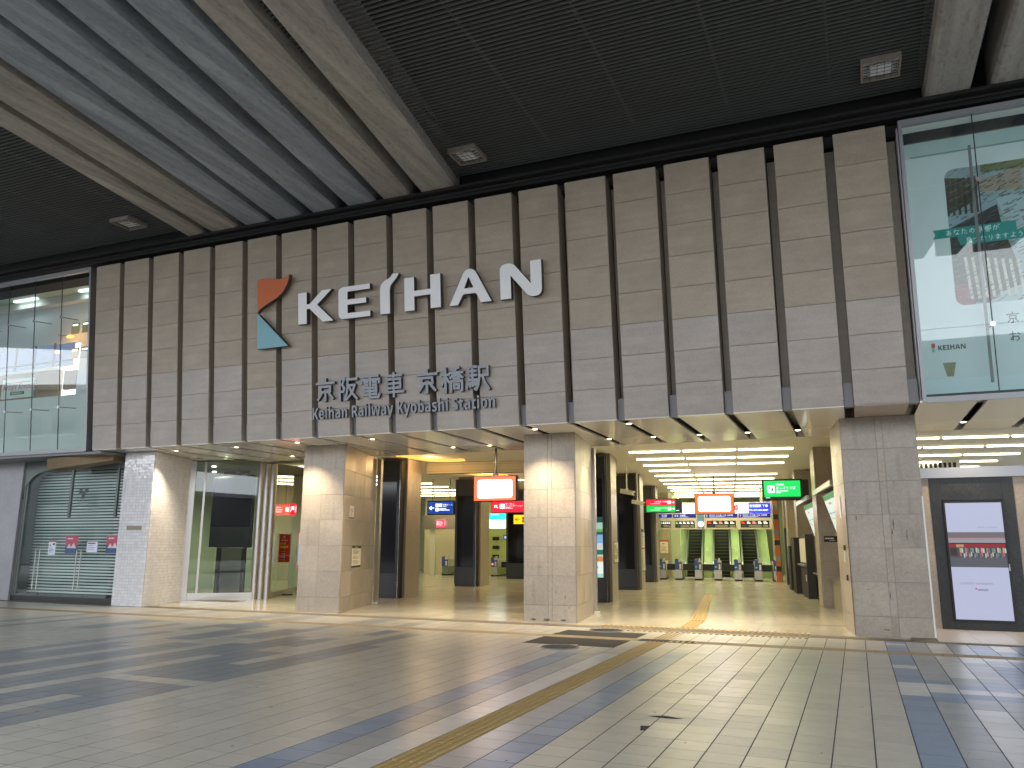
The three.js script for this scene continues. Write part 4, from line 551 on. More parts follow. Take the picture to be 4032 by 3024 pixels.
  for (const [u, label] of [[-15.1, 'cream partition post left of the far gate'], [-13.6, 'cream partition post behind the far gate'], [-13.1, 'cream partition post right of the far gate']]) solo('partition_post', box(0.28, 2.35, 0.2), mat.offwhite, [...W(u, 22.5)].map((v, i) => (i === 1 ? 1.175 : v)), [0, TH, 0], label, 'post', 'posts behind the far left gate');
}
// ---------------------------------------------------------------- ticket gates
{
  const blueM = M([0.06, 0.1, 0.42], { roughness: 0.35 }), capM = M([0.62, 0.6, 0.5], { roughness: 0.5 }), flap = M([0.02, 0.022, 0.024], { roughness: 0.45 });
  const ic = (kind) => lit(64, 64, 1.2, (c) => { c.fillStyle = '#08122e'; c.fillRect(0, 0, 64, 64); c.strokeStyle = c.fillStyle = '#7be02a'; c.font = 'bold 40px sans-serif'; c.lineWidth = 8; if (kind === 'ic') c.fillText('IC', 10, 46); else if (kind === 'arrow') { c.beginPath(); c.moveTo(56, 32); c.lineTo(14, 32); c.moveTo(32, 12); c.lineTo(12, 32); c.lineTo(32, 52); c.stroke(); } else if (kind === 'x') { c.fillStyle = '#c8101c'; c.fillRect(0, 0, 64, 64); c.strokeStyle = '#ffd0d0'; c.beginPath(); c.moveTo(16, 16); c.lineTo(48, 48); c.moveTo(48, 16); c.lineTo(16, 48); c.stroke(); } });
  const kinds = { ic: ic('ic'), arrow: ic('arrow'), x: ic('x'), off: blueM };
  const gate = (u, w, k, label, l, r, body = mat.steel) => {
    const g = thing('ticket_gate', label, 'ticket gate', W(u, w), TH, 'ticket gates in a row');
    span('gate_body', body, g, [-0.155, 0.07, -1.7], [0.155, 0.46, 0]); span('gate_foot', mat.black, g, [-0.165, 0, -1.72], [0.165, 0.068, 0.012]); span('gate_top', capM, g, [-0.15, 0.462, -1.68], [0.15, 0.84, -0.012]);
    span('reader_head', blueM, g, [-0.16, 0.463, 0.0], [0.0, 0.94, 0.05]); span('ticket_slot', blueM, g, [0.002, 0.463, 0.0], [0.16, 0.8, 0.045]); span('slot_cap', capM, g, [0.002, 0.802, -0.05], [0.16, 0.88, 0.045]); part('display_screen', sheet(0.11, 0.11), kinds[k], g, [-0.08, 0.6, 0.053]); span('slot_panel', mat.white, g, [0.04, 0.5, 0.045], [0.12, 0.72, 0.05]); span('card_pad', mat.chrome, g, [-0.14, 0.941, -0.25], [0.0, 0.955, 0.03]); span('sensor_post', mat.offwhite, g, [0.03, 0.842, -0.3], [0.1, 0.985, -0.1]);
    if (l) span('flap_door', flap, g, [-0.46, 0.42, -0.8], [-0.16, 0.7, -0.76]); if (r) span('flap_door', flap, g, [0.16, 0.42, -0.8], [0.46, 0.7, -0.76]);
  };
  gate(-3.12, 20.95, 'ic', 'ticket gate beside the dark column at the end of the row', 0, 1); gate(-2.37, 20.85, 'off', 'ticket gate with a dark blue blank panel left of the escalators', 1, 1); gate(-1.48, 20.75, 'ic', 'ticket gate before the left escalator', 1, 1); gate(-0.61, 20.8, 'ic', 'ticket gate before the middle escalator', 1, 1); gate(0.275, 20.5, 'arrow', 'ticket gate showing a green arrow', 1, 1); gate(1.15, 20.45, 'ic', 'ticket gate before the right escalator', 1, 1); gate(1.95, 20.35, 'ic', 'ticket gate beside the orange and black tiled pillar', 1, 0);
  gate(-14.3, 22.2, 'off', 'grey green ticket gate at the back of the left hall', 0, 0, M([0.2, 0.26, 0.2], { roughness: 0.4 })); gate(-11.5, 21.7, 'x', 'ticket gate with a red cross display in the left hall', 0, 1);
}
// ---------------------------------------------------------------- escalators
{
  const stepM = M([0.008, 0.009, 0.008], { roughness: 0.5, metalness: 0.4 }), nose = M([0.2, 0.21, 0.13], { roughness: 0.5 }), deck = M([0.36, 0.44, 0.26], { roughness: 0.3, metalness: 0.2 }), rail = M([0.02, 0.025, 0.02], { roughness: 0.4 });  // deck colour carries the green light of the escalator hall
  const esc = (u, wd, label) => {
    const e = thing('escalator', label, 'escalator', W(u, 23.9), TH, 'escalators behind the ticket gates'), rise = 0.165, run = 0.285, n = 19;
    for (let i = 0; i < n; i++) { const s = span('step', stepM, e, [-wd / 2, i * rise, -(i + 1) * run - 0.3], [wd / 2, (i + 1) * rise, -i * run - 0.3]); part('step_nose', box(wd - 0.04, 0.012, 0.012), nose, s, [0, rise / 2 - 0.014, run / 2 + 0.005]); }
    const sl = Math.atan2(rise, run), L = n * Math.hypot(rise, run);
    for (const sx of [-1, 1]) {
      const b = part('balustrade', box(0.05, 0.72, L), deck, e, [sx * (wd / 2 + 0.035), n * rise / 2 + 0.3, -n * run / 2 - 0.3], [sl, 0, 0]); part('handrail', box(0.075, 0.05, L + 0.3), rail, b, [0, 0.42, 0.1]);
      part('newel', cyl(0.36, 0.05, 24), deck, e, [sx * (wd / 2 + 0.035), 0.42, -0.25], [0, 0, Math.PI / 2]);
    }
    part('comb_plate', box(wd + 0.2, 0.02, 0.8), mat.steel, e, [0, 0.01, 0.1]);
  };
  esc(-1.81, 0.72, 'left of three escalators rising behind the gates'); esc(-0.455, 0.74, 'middle of three escalators rising behind the gates'); esc(0.92, 0.72, 'right of three escalators rising behind the gates');
  const panelM = M([0.36, 0.46, 0.22], { roughness: 0.22, map: T.tile });  // green light on the glass is painted into the panel colour
  for (const [u, wd, label] of [[-1.13, 0.42, 'sloping lime green panel between left and middle escalators'], [0.235, 0.42, 'sloping lime green panel between middle and right escalators'], [-2.5, 0.46, 'sloping lime green panel beyond the left escalator'], [1.62, 0.5, 'sloping lime green panel beyond the right escalator']]) {
    const t = thing('sloping_panel', label, 'panel', W(u, 24.0), TH, 'green panels between the escalators'); const ln = 6.4; part('panel_sheet', box(wd, 0.05, ln), panelM, t, [0, 1.7, -2.75], [Math.atan2(0.165, 0.285), 0, 0]); part('panel_front', box(wd, 0.3, 0.06), panelM, t, [0, 0.15, 0.1]);
    for (const a of [0.25, 0.5]) part('ledge', box(wd, 0.03, 0.3), mat.offwhite, t, [0, 0.3 + a * 0.8, -a * 1.3], [0, 0, 0]);
    if (Math.abs(u) < 1.3) part('plate', box(0.2, 0.07, 0.01), mat.white, t, [0, 1.35, -1.72], [0, 0, 0]);
  }
  const p = W(-0.4, 25.5, 4.05); const l = new THREE.RectAreaLight(new THREE.Color().setRGB(0.88, 1, 0.6), 2.4 * LK, 4.6, 2.6); l.name = 'escalator_ceiling_light_glow'; l.position.set(p[0], p[1], p[2]); l.rotation.order = 'YXZ'; l.rotation.set(-Math.PI / 2, TH, 0); scene.add(l);
  const L = thing('ceiling_light', 'broad green tinted ceiling light over the foot of the escalators', 'ceiling light', W(-0.4, 25.5, 4.1), TH); part('lamp_diffuser', box(4.6, 0.03, 2.6), glow([0.85, 1, 0.6], 0.9), L);
}
// ---------------------------------------------------------------- ticket counter side (right wall of the hall)
{
  const creamD = mat.pillar[1];
  const pil = (label, w0, w1) => { const p = thing('wall_pilaster', label, 'pilaster', W(2.25, w0), TH); span('stone_core', mat.joint, p, [0.02, 0, -(w1 - w0)], [0.9, 4.13, -0.02]); for (let r = 0; r < 5; r++) { const y0 = r ? 0.17 + (r - 1) * 1 : 0, y1 = r ? Math.min(4.13, 0.166 + r * 1) : 0.166; span('stone_slab', creamD, p, [0.05, y0, -0.02], [0.9, y1, 0], r); span('stone_slab', mat.pillar[0], p, [0, y0, -(w1 - w0)], [0.02, y1, -0.0], r); span('stone_slab', mat.pillar[2], p, [0.0, y0, 0.002], [0.047, y1, 0.02], r); } };
  pil('cream stone pilaster with a small black plaque between the fare boards', 4.86, 5.85); pil('cream stone pilaster past the second fare board', 11.6, 12.5); pil('cream stone pilaster before the lit poster stand', 16.6, 17.5); pil('cream stone pilaster beside the striped tiled pillar', 18.6, 19.6);
  solo('plaque', pbox(0.42, 0.15, 0.02), paper(192, 64, (c) => { c.fillStyle = '#15181a'; c.fillRect(0, 0, 192, 64); c.fillStyle = '#d8dde0'; textLines(c, 10, 18, 170, 1, 24, 16); textLines(c, 60, 44, 110, 1, 14, 6); }), [...W(2.58, 4.83)].map((v, i) => (i === 1 ? 1.73 : v)), [0, TH, 0], 'small black plaque with white writing on the pilaster', 'plaque');
  const fare = lit(512, 192, 0.5, (c, w, h) => { c.fillStyle = '#dfeadf'; c.fillRect(0, 0, w, h); c.fillStyle = '#3f8a58'; c.fillRect(0, 0, w, 26); c.fillStyle = '#c04a4a'; textLines(c, 120, 40, 160, 1, 16, 9); c.strokeStyle = '#5a6ea8'; c.lineWidth = 4; c.beginPath(); c.moveTo(10, 90); c.lineTo(500, 90); c.stroke(); c.fillStyle = '#e8dba0'; c.fillRect(200, 100, 190, 70); c.fillStyle = '#7a8a80'; for (let i = 0; i < 40; i++) c.fillRect(12 + i * 12.4, 96 + (i % 5) * 14, 5, 8); c.strokeStyle = '#b8a040'; c.beginPath(); c.moveTo(20, 110); c.lineTo(200, 130); c.lineTo(480, 112); c.stroke(); });
  const fareBoard = (label, w0, w1) => { const f = thing('fare_board', label, 'fare board', W(2.42, (w0 + w1) / 2, 2.32), TH), L = w1 - w0, g = new THREE.Group(); 
    const t = 0.5; const scr = part('screen', sheet(L, 0.95), fare, f, [0.0, -0.02, 0]); scr.rotation.order = 'ZYX'; scr.rotation.set(0, -Math.PI / 2, t * 0.6); const back = part('back_case', box(0.1, 1.0, L + 0.06), mat.steel, f, [0.06, -0.02, 0], [0, 0, t * 0.6]); part('hood', box(0.7, 0.05, L + 1.1), mat.cover, f, [0.1, 0.6, -0.35], [0, 0, 0.12]); part('hood_edge', box(0.06, 0.12, L + 1.1), mat.steel, f, [-0.26, 0.56, -0.35]); part('bottom_tray', box(0.36, 0.05, L + 0.06), mat.rust, f, [0.25, -0.5, 0]); };
  fareBoard('tilted backlit fare map above the first ticket counter', 0.85, 3.6); fareBoard('tilted backlit fare map above the second ticket counter', 6.3, 9.2);
  const bay = (label, w0, w1) => { const b = thing('ticket_counter', label, 'counter', W(2.5, w0), TH); span('counter_front', M([0.6, 0.56, 0.46], { roughness: 0.5, map: T.pillar }), b, [0, 0, -(w1 - w0)], [0.6, 0.74, 0]); span('counter_top', mat.steel, b, [-0.15, 0.742, -(w1 - w0)], [0.6, 0.775, 0]); span('back_panel', creamD, b, [0.42, 0.776, -(w1 - w0)], [0.6, 4.13, 0]); };
  bay('ticket counter with steel top beside the wide right pillar', 0.1, 4.84); bay('ticket counter behind the black cabinets', 5.86, 11.58);
  const mach = (label, w) => { const m = thing('ticket_machine', label, 'ticket machine', W(2.55, w), TH, 'white ticket machines on the counter'); const s = new THREE.Shape([[0, 0.776], [-0.12, 0.78], [-0.12, 0.86], [0.12, 1.2], [0.36, 1.2], [0.36, 0.776]].map((p) => new THREE.Vector2(...p))); const g = new THREE.ExtrudeGeometry(s, { depth: 0.7, bevelEnabled: false }); part('machine_body', g, mat.offwhite, m, [0, 0, -0.35]); part('display_screen', sheet(0.5, 0.26), lit(64, 32, 0.6, (c) => { c.fillStyle = '#b8c8c0'; c.fillRect(0, 0, 64, 32); c.fillStyle = '#5a7a9a'; for (let i = 0; i < 12; i++) c.fillRect(4 + (i % 6) * 10, 5 + ((i / 6) | 0) * 13, 7, 9); }), m, [-0.005, 1.035, 0], [0, -Math.PI / 2, 0]).rotateX(-0.6); span('coin_tray', mat.cover, m, [-0.13, 0.79, -0.1], [-0.118, 0.84, 0.2]); };
  mach('white sloping ticket machine close to the wide right pillar', 1.1); mach('white sloping ticket machine close to the pilaster', 2.2);
  const cab = (label, u0, u1, w0, w1, h, scr) => { const c = thing('black_cabinet', label, 'cabinet', W(u0, w0), TH); span('cabinet_body', mat.black, c, [0, 0, -(w1 - w0)], [u1 - u0, h, 0]); if (scr) { span('paper_panel', mat.offwhite, c, [-0.012, 1.05, -(w1 - w0) + 0.12], [-0.002, 1.78, -0.12]); span('side_label', mat.white, c, [-0.008, 0.5, -0.5], [-0.001, 0.68, -0.3]); span('shelf', mat.cover, c, [-0.1, 0.95, -(w1 - w0)], [-0.003, 1.0, 0]); } };
  cab('tall black cabinet with cream paper panel by the second counter', 2.2, 2.44, 8.35, 10.6, 1.9, 1); cab('black cabinet behind the paper panel cabinet', 2.06, 2.3, 11.1, 12.3, 1.83, 0); cab('slim dark grey ticket device beside the black cabinets', 2.05, 2.25, 13.2, 14.3, 1.55, 0);
  const st = thing('poster_stand', 'dark poster stand with lit green and white poster at the right wall', 'poster stand', W(2.19, 17.85), TH); span('stand_body', mat.darkPanel, st, [0, 0, -0.3], [0.75, 2.28, 0]); part('poster_screen', sheet(0.56, 1.5), lit(96, 224, 1.4, (c, w, h) => { c.fillStyle = '#f4fff0'; c.fillRect(0, 0, w, h); c.fillStyle = '#3cc878'; c.fillRect(0, 0, w, 40); c.fillStyle = '#38b060'; c.fillRect(0, 120, w, 26); c.fillStyle = '#e8d24a'; c.fillRect(10, 154, 60, 20); }), st, [0.36, 1.42, 0.004]);
  { const p = W(2.55, 17.82, 1.42), q = W(2.55, 5, 1.42); areaLight('poster_screen_glow', [0.8, 1, 0.75], 1.6, 0.5, 1.4, p, q); }
  const zp = thing('striped_tile_pillar', 'pillar of orange, black and white square tiles beside the gates', 'pillar', W(1.88, 20.0), TH); span('core', mat.joint, zp, [0.02, 0, -1.6], [0.25, 3.6, -0.02]);
  const zm = [M([0.5, 0.13, 0.04], { roughness: 0.35 }), M([0.02, 0.02, 0.022], { roughness: 0.3 }), M([0.68, 0.66, 0.6], { roughness: 0.35 }), M([0.25, 0.25, 0.25], { roughness: 0.35 })];
  for (let r = 0; r < 16; r++) { for (let c = 0; c < 1; c++) span('wall_tile', zm[[0, 0, 1, 0, 3][(r + c * 2) % 5]], zp, [0.004 + c * 0.22, r * 0.225 + 0.003, -0.02], [c * 0.22 + 0.218, r * 0.225 + 0.222, 0]); for (let c = 0; c < 5; c++) span('wall_tile', zm[[2, 3, 2, 1][(r + c) % 4]], zp, [-0.002, r * 0.225 + 0.003, -(c + 1) * 0.3 - 0.01], [0.02, r * 0.225 + 0.222, -c * 0.3 - 0.024]); }
}
// ---------------------------------------------------------------- right end: passage wall with light box, glass box above
{
  const wl = thing('passage_wall', 'beige wall with dark granite surround beyond the right pillar', 'wall', [19.1, 0, -3.15]);
  const beige = M([0.6, 0.52, 0.44], { roughness: 0.5, map: T.pillar });
  span('stone_panel', beige, wl, [-0.3, 0, -0.2], [0.15, 2.86, 0]); span('stone_panel', beige, wl, [1.575, 0, -0.2], [3.4, 2.86, 0]); for (const [a, b] of [[[0.153, 0, -0.18], [0.35, 2.86, 0.01]], [[1.375, 0, -0.18], [1.572, 2.86, 0.01]], [[0.352, 2.43, -0.18], [1.373, 2.86, 0.01]], [[0.352, 0, -0.18], [1.373, 0.17, 0.01]]]) span('granite_panel', mat.granite, wl, a, b);
  span('steel_header', M([0.3, 0.3, 0.31], { metalness: 0.8, roughness: 0.35 }), wl, [-0.3, 2.862, -0.25], [3.4, 3.06, 0.05]); span('wall_core', mat.joint, wl, [0.2, 0.1, -0.19], [1.5, 2.5, -0.15]);
  const lb = thing('poster_light_box', 'lit white poster with a strip photograph of people in a black frame', 'light box', [19.965, 1.29, -3.13]);
  for (const [a, b] of [[[-0.51, -1.12, -0.05], [-0.475, 1.12, 0.04]], [[0.475, -1.12, -0.05], [0.51, 1.12, 0.04]], [[-0.475, 1.085, -0.05], [0.475, 1.12, 0.04]], [[-0.475, -1.12, -0.05], [0.475, -1.085, 0.04]]]) span('frame', mat.black, lb, a, b);
  part('poster_screen', sheet(0.95, 2.17), lit(448, 1024, 0.36, (c, w, h) => {
    c.fillStyle = '#cfd4f4'; c.fillRect(0, 0, w, h); const y0 = 262, y1 = 570; c.fillStyle = '#80757c'; c.fillRect(0, y0, w, 50); c.fillStyle = '#b89a98'; c.fillRect(0, y0 + 50, w, 20); c.fillStyle = '#a9a8b4'; c.fillRect(0, y0 + 70, w, 24); c.fillStyle = '#2c2a35'; c.fillRect(0, y0 + 94, w, 10); c.fillStyle = '#a32028'; c.fillRect(0, y0 + 104, w, 30); c.fillStyle = '#c8a070'; c.fillRect(60, y0 + 108, 60, 100); c.fillStyle = '#55525a'; c.fillRect(0, y0 + 134, w, 90); c.fillStyle = '#62636c'; c.fillRect(0, y0 + 224, w, y1 - y0 - 224);
    const cols = ['#c8b49a', '#5a4a50', '#9ab0c0', '#c47a70', '#3a3f55', '#d8d4d0', '#7a8a70', '#a04048', '#6a7a9a', '#e0c8b0', '#4a5560', '#86a09a']; for (let i = 0; i < 26; i++) { const x = 84 + i * 14, yy = y0 + 128 + (i % 3) * 5; c.fillStyle = '#3c2e2a'; c.fillRect(x + 3, yy, 8, 9); c.fillStyle = cols[(i * 5) % 12]; c.fillRect(x, yy + 9, 13, 44); c.fillStyle = cols[(i * 7 + 3) % 12]; c.fillRect(x + 1, yy + 50, 11, 36); } c.fillStyle = '#38302c'; c.fillRect(8, y0 + 136, 56, 74);
    c.fillStyle = '#8a88a0'; c.font = '24px serif'; c.fillText('in KYOTO  on KEIHAN', 62, 720, 330); c.fillStyle = '#b0323c'; c.fillRect(176, 752, 12, 12); c.fillStyle = '#5a5a70'; c.font = 'bold 22px sans-serif'; c.fillText('KEIHAN', 194, 774, 100); c.fillStyle = '#9a9ab0'; c.font = '16px serif'; c.fillText('KYOTO  on  KEIHAN', 244, 226, 160);
  }), lb, [0, 0, 0.0]);
  part('handle', cyl(0.012, 0.12, 8), mat.chrome, lb, [0.49, -0.12, 0.05]);
  areaLight('poster_screen_glow', [0.84, 0.88, 1], 0.4, 0.9, 2.1, [19.965, 1.29, -3.1], [19.965, 1.29, 3]);
  // air grille above the header
  const gr = thing('air_vent', 'white ceiling air vent with dark slats above the steel header', 'vent', [20.35, 3.98, -13.2]); span('vent_case', mat.white, gr, [-0.6, -0.2, -0.3], [0.6, 0.15, 0]); for (let k = 0; k < 8; k++) span('slat', mat.black, gr, [-0.5 + k * 0.13, -0.16, 0.001], [-0.42 + k * 0.13, 0.1, 0.012]);
  // paved strip in front of the wall
  const pv = structure('passage_floor', box(9, 0.03, 3.1), mat.groutIn, [23.1, -0.004, -2.2]); const pm = M([0.6, 0.55, 0.5], { map: T.tile, roughness: 0.4 }); for (let i = 0; i < 14; i++) for (let j = 0; j < 2; j++) span('tile', pm, pv, [-4.1 + i * 0.6, 0.013, -1 + j * 1.2], [-4.1 + i * 0.6 + 0.595, 0.02, -1 + j * 1.2 + 1.195], i);

  const glassBox = (name, label, x0, dir, n, inner) => { // leaning point-fixed glazing beside the facade
    const g = thing(name, label, 'glass wall', [x0, H1, 0]); g.rotation.x = LEAN; const pw = 1.045;
    for (let i = 0; i < n; i++) { const a = dir > 0 ? i * pw : -(i + 1) * pw; for (const [y0, y1] of [[0.08, 1.19], [1.2, 3.61], [3.62, 4.74]]) part('glass_pane', box(pw - 0.012, y1 - y0, 0.012), mat.glassGreen, g, [a + pw / 2, (y0 + y1) / 2, -0.02]); }
    for (let i = 1; i <= n; i++) { const x = dir * i * pw; span('joint_seal', mat.dark, g, [x - 0.008, 0.08, -0.03], [x + 0.008, 4.74, -0.012]); for (const y of [1.195, 3.615]) { part('spider_cap', cyl(0.04, 0.02, 16), mat.chrome, g, [x, y, 0.0], [Math.PI / 2, 0, 0]); part('spider_arm', cyl(0.012, 0.5, 8), mat.cover, g, [x, y, -0.28], [Math.PI / 2, 0, 0]); } if (dir > 0) span('support_post', mat.cover, g, [x - 0.02, 0.3, -0.58], [x + 0.02, 4.4, -0.53]); }
    const xa = dir > 0 ? 0 : -n * pw, xb = dir > 0 ? n * pw : 0;
    span('top_rail', mat.rail, g, [xa, 4.742, -0.1], [xb, 4.84, 0.02]); span('bottom_rail', mat.rail, g, [xa, -0.02, -0.1], [xb, 0.078, 0.02]); span('end_mullion', mat.rail, g, [dir > 0 ? -0.06 : 0.002, 0, -0.2], [dir > 0 ? -0.002 : 0.06, 4.84, 0.02]);
    return g;
  };
  glassBox('glass_wall', 'point fixed glass wall in front of the large travel poster', 19.1, 1, 6);
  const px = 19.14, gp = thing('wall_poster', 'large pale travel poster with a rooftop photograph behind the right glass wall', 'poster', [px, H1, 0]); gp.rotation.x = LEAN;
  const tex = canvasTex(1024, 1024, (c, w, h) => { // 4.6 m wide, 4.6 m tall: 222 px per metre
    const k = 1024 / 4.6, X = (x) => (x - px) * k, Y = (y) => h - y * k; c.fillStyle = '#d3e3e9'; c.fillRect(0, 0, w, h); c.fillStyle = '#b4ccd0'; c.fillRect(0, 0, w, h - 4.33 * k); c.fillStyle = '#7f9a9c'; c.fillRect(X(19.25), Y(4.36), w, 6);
    c.save(); c.beginPath(); c.roundRect(X(19.75), Y(4.03), 3.2 * k, 2.42 * k, 34); c.clip();
    c.fillStyle = '#93a9b2'; c.fillRect(0, 0, w, h);                                         // generic tiled roofs and fences
    const quad = (col, ...p) => { c.fillStyle = col; c.beginPath(); p.forEach(([a, b], i) => c[i ? 'lineTo' : 'moveTo'](X(a), Y(b))); c.fill(); };
    quad('#757c5c', [20.3, 4.1], [21.5, 4.2], [21.5, 3.85], [20.3, 3.9]); quad('#9d9486', [20.2, 3.75], [20.9, 3.9], [20.9, 3.5], [20.3, 3.55]); quad('#4a4a3a', [19.7, 3.9], [20.25, 3.8], [20.2, 3.3], [19.7, 3.2]); quad('#8fa9b8', [19.7, 3.2], [20.4, 3.5], [20.9, 3.4], [20.4, 3.05], [19.7, 2.8]); quad('#2b3136', [19.7, 2.95], [20.5, 3.3], [20.6, 2.4], [20.2, 1.9], [19.7, 2.3]); quad('#a8bfc8', [20.5, 3.4], [22, 3.7], [22, 2.4], [20.7, 2.6]); quad('#34322c', [19.7, 2.5], [20.6, 2.7], [20.8, 1.9], [20.3, 1.6], [19.7, 1.7]); quad('#8a2e2c', [19.7, 1.95], [20.0, 2.0], [20.05, 1.55], [19.7, 1.5]); quad('#9fb4bd', [20.5, 1.8], [22.5, 2.4], [22.5, 1.4], [20.2, 1.6]);
    c.strokeStyle = '#c8c4b4'; c.lineWidth = 11; for (let i = 0; i < 8; i++) { c.beginPath(); c.moveTo(X(19.95 + i * 0.11), Y(2.45 - i * 0.02)); c.lineTo(X(20.0 + i * 0.11), Y(1.7)); c.stroke(); } c.strokeStyle = '#3a3c32'; c.lineWidth = 9; for (let i = 0; i < 6; i++) { c.beginPath(); c.moveTo(X(19.8 + i * 0.08), Y(3.85)); c.lineTo(X(19.76 + i * 0.09), Y(3.2)); c.stroke(); }
    let q = 5; const rq = () => (q = (q * 16807) % 2147483647) / 2147483647; // roof tile courses, leaves and bamboo in fine strokes
    for (let i = 0; i < 1500; i++) { const x = X(19.7 + rq() * 2.6), y = Y(1.55 + rq() * 2.6), l = 6 + rq() * 26, k2 = rq(); c.strokeStyle = k2 < 0.4 ? 'rgba(30,34,34,0.5)' : k2 < 0.75 ? 'rgba(170,188,195,0.25)' : k2 < 0.9 ? 'rgba(96,104,60,0.45)' : 'rgba(150,120,90,0.4)'; c.lineWidth = 1.5 + rq() * 3.5; c.beginPath(); c.moveTo(x, y); c.lineTo(x + l, y - l * (0.25 + rq() * 0.3)); c.stroke(); }
    c.restore();
    c.fillStyle = '#1f8f8c'; c.beginPath(); c.moveTo(X(19.49), Y(2.98)); c.lineTo(X(20.75), Y(2.98)); c.lineTo(X(20.75), Y(2.82)); c.lineTo(X(21.2), Y(2.82)); c.lineTo(X(21.2), Y(2.66)); c.lineTo(X(19.9), Y(2.66)); c.lineTo(X(19.86), Y(2.82)); c.lineTo(X(19.49), Y(2.82)); c.lineTo(X(19.53), Y(2.9)); c.fill();
    c.fillStyle = '#dff2f0'; write(c, 'あなたの京都が', X(19.68), Y(2.955), 25, 0.09); write(c, '見つかりますよう', X(19.98), Y(2.79), 23, 0.09);
    c.fillStyle = '#33383a'; write(c, '京', X(20.46), Y(1.42), 44, 0.07); write(c, 'お', X(20.46), Y(1.1), 44, 0.07); c.fillStyle = '#c8402c'; c.fillRect(X(19.31), Y(0.99), 12, 16); c.fillStyle = '#9fb4b8'; c.fillRect(X(19.31), Y(0.91), 10, 16); c.fillStyle = '#3c4244'; c.font = 'bold 26px sans-serif'; c.fillText('KEIHAN', X(19.4), Y(0.86), 100);
    c.fillStyle = '#8f9478'; c.beginPath(); c.moveTo(X(19.46), Y(0.64)); c.lineTo(X(19.66), Y(0.64)); c.lineTo(X(19.61), Y(0.4)); c.lineTo(X(19.51), Y(0.4)); c.fill(); c.fillStyle = '#d4ebf3'; c.fillRect(0, Y(0.36), w, h);
  });
  part('poster_screen', box(4.6, 4.6, 0.01), new THREE.MeshStandardMaterial({ map: tex, roughness: 0.6, emissive: 0xffffff, emissiveMap: tex, emissiveIntensity: 0.015 }), gp, [2.3, 2.36, -0.75]); { const uv = gp.children[0].geometry = new THREE.BoxGeometry(4.6, 4.6, 0.01); }  // faint glow added to lift the dark poster; no lamp stands behind it
  span('floor_slab', mat.white, gp, [-0.05, 0.02, -3], [6.3, 0.07, -0.1]); span('ceiling_slab', mat.white, gp, [-0.05, 4.72, -3], [6.3, 4.8, -0.1]); span('side_wall', mat.white, gp, [-0.12, 0, -3], [-0.06, 4.8, -0.22]);
  
  // left glass wall with a passage behind it
  glassBox('glass_wall', 'point fixed glass wall left of the stone facade showing a lit passage', -0.25, -1, 9);
  const K = 1.118, QX = (x) => 17.862 + (x - 17.862) * K, QY = (v) => 1.545 + (H1 + v - 1.545) * K, zb = -1.6; // places seen through the glass, on a back wall 1.6 m behind it
  const ps = thing('upper_passage', 'pale upper passage with window band and brown wall behind the left glass', 'passage', [0, 0, 0]);
  const pw_ = M([0.6, 0.65, 0.65], { roughness: 0.6 }), lav = M([0.62, 0.66, 0.72], { roughness: 0.6 }), brown = M([0.36, 0.24, 0.11], { roughness: 0.6, map: T.pillar });
  span('passage_floor_slab', pw_, ps, [-14, H1 + 0.02, zb], [-0.24, H1 + 0.08, -0.15]); span('passage_ceiling', M([0.52, 0.6, 0.52], { roughness: 0.6 }), ps, [-14, H1 + 4.98, zb], [-0.24, H1 + 5.04, 0.3]); span('end_wall', lav, ps, [-0.3, H1 + 0.08, zb], [-0.24, H1 + 4.98, -0.3]);
  span('lower_wall', pw_, ps, [-14, H1 + 0.08, zb - 0.1], [-0.3, QY(1.5), zb]); span('brown_wall', brown, ps, [-14, QY(1.5), zb - 0.1], [QX(-1.35), QY(2.2), zb + 0.02]); span('brown_wall', brown, ps, [QX(-1.2), QY(1.65), zb - 0.1], [QX(-0.72), QY(2.16), zb + 0.02]); span('grey_pier', lav, ps, [QX(-0.7), QY(1.5), zb - 0.1], [-0.3, QY(4.1), zb + 0.01]); span('window_sill', mat.white, ps, [-14, QY(2.2), zb - 0.1], [QX(-1.35), QY(2.28), zb + 0.1]);
  const win = glow([0.34, 0.42, 0.66], 0.3); for (let i = 0; i < 6; i++) { const a = QX(-0.9 - i * 0.75), b = QX(-0.9 - (i + 1) * 0.75); part('window_light', box(a - b - 0.05, QY(2.92) - QY(2.28), 0.03), win, ps, [(a + b) / 2, QY(2.6), zb]); span('window_mullion', mat.cover, ps, [b - 0.02, QY(2.28), zb], [b + 0.02, QY(2.95), zb + 0.06]); }
  span('handrail', mat.cover, ps, [-14, QY(2.36), zb + 0.2], [QX(-0.7), QY(2.4), zb + 0.25]); span('window_head', lav, ps, [-14, QY(2.92), zb - 0.1], [-0.3, QY(4.0), zb + 0.02]); span('upper_bulkhead', mat.white, ps, [-14, QY(4.0), zb - 0.1], [-0.3, QY(4.2), zb + 0.25]); span('top_wall', pw_, ps, [-14, QY(4.2), zb - 0.1], [-0.3, H1 + 5, zb]);
  for (const [x, v] of [[-0.95, 3.3], [-0.55, 3.3], [-0.85, 2.6], [-0.5, 2.6]]) { span('small_window', M([0.25, 0.3, 0.26], { roughness: 0.3 }), ps, [QX(x - 0.14), QY(v - 0.15), zb + 0.022], [QX(x + 0.14), QY(v + 0.15), zb + 0.04]); part('window_light', box(0.2, 0.03, 0.01), glow([0.9, 1, 0.8], 3), ps, [QX(x), QY(v + 0.09), zb + 0.046]); }
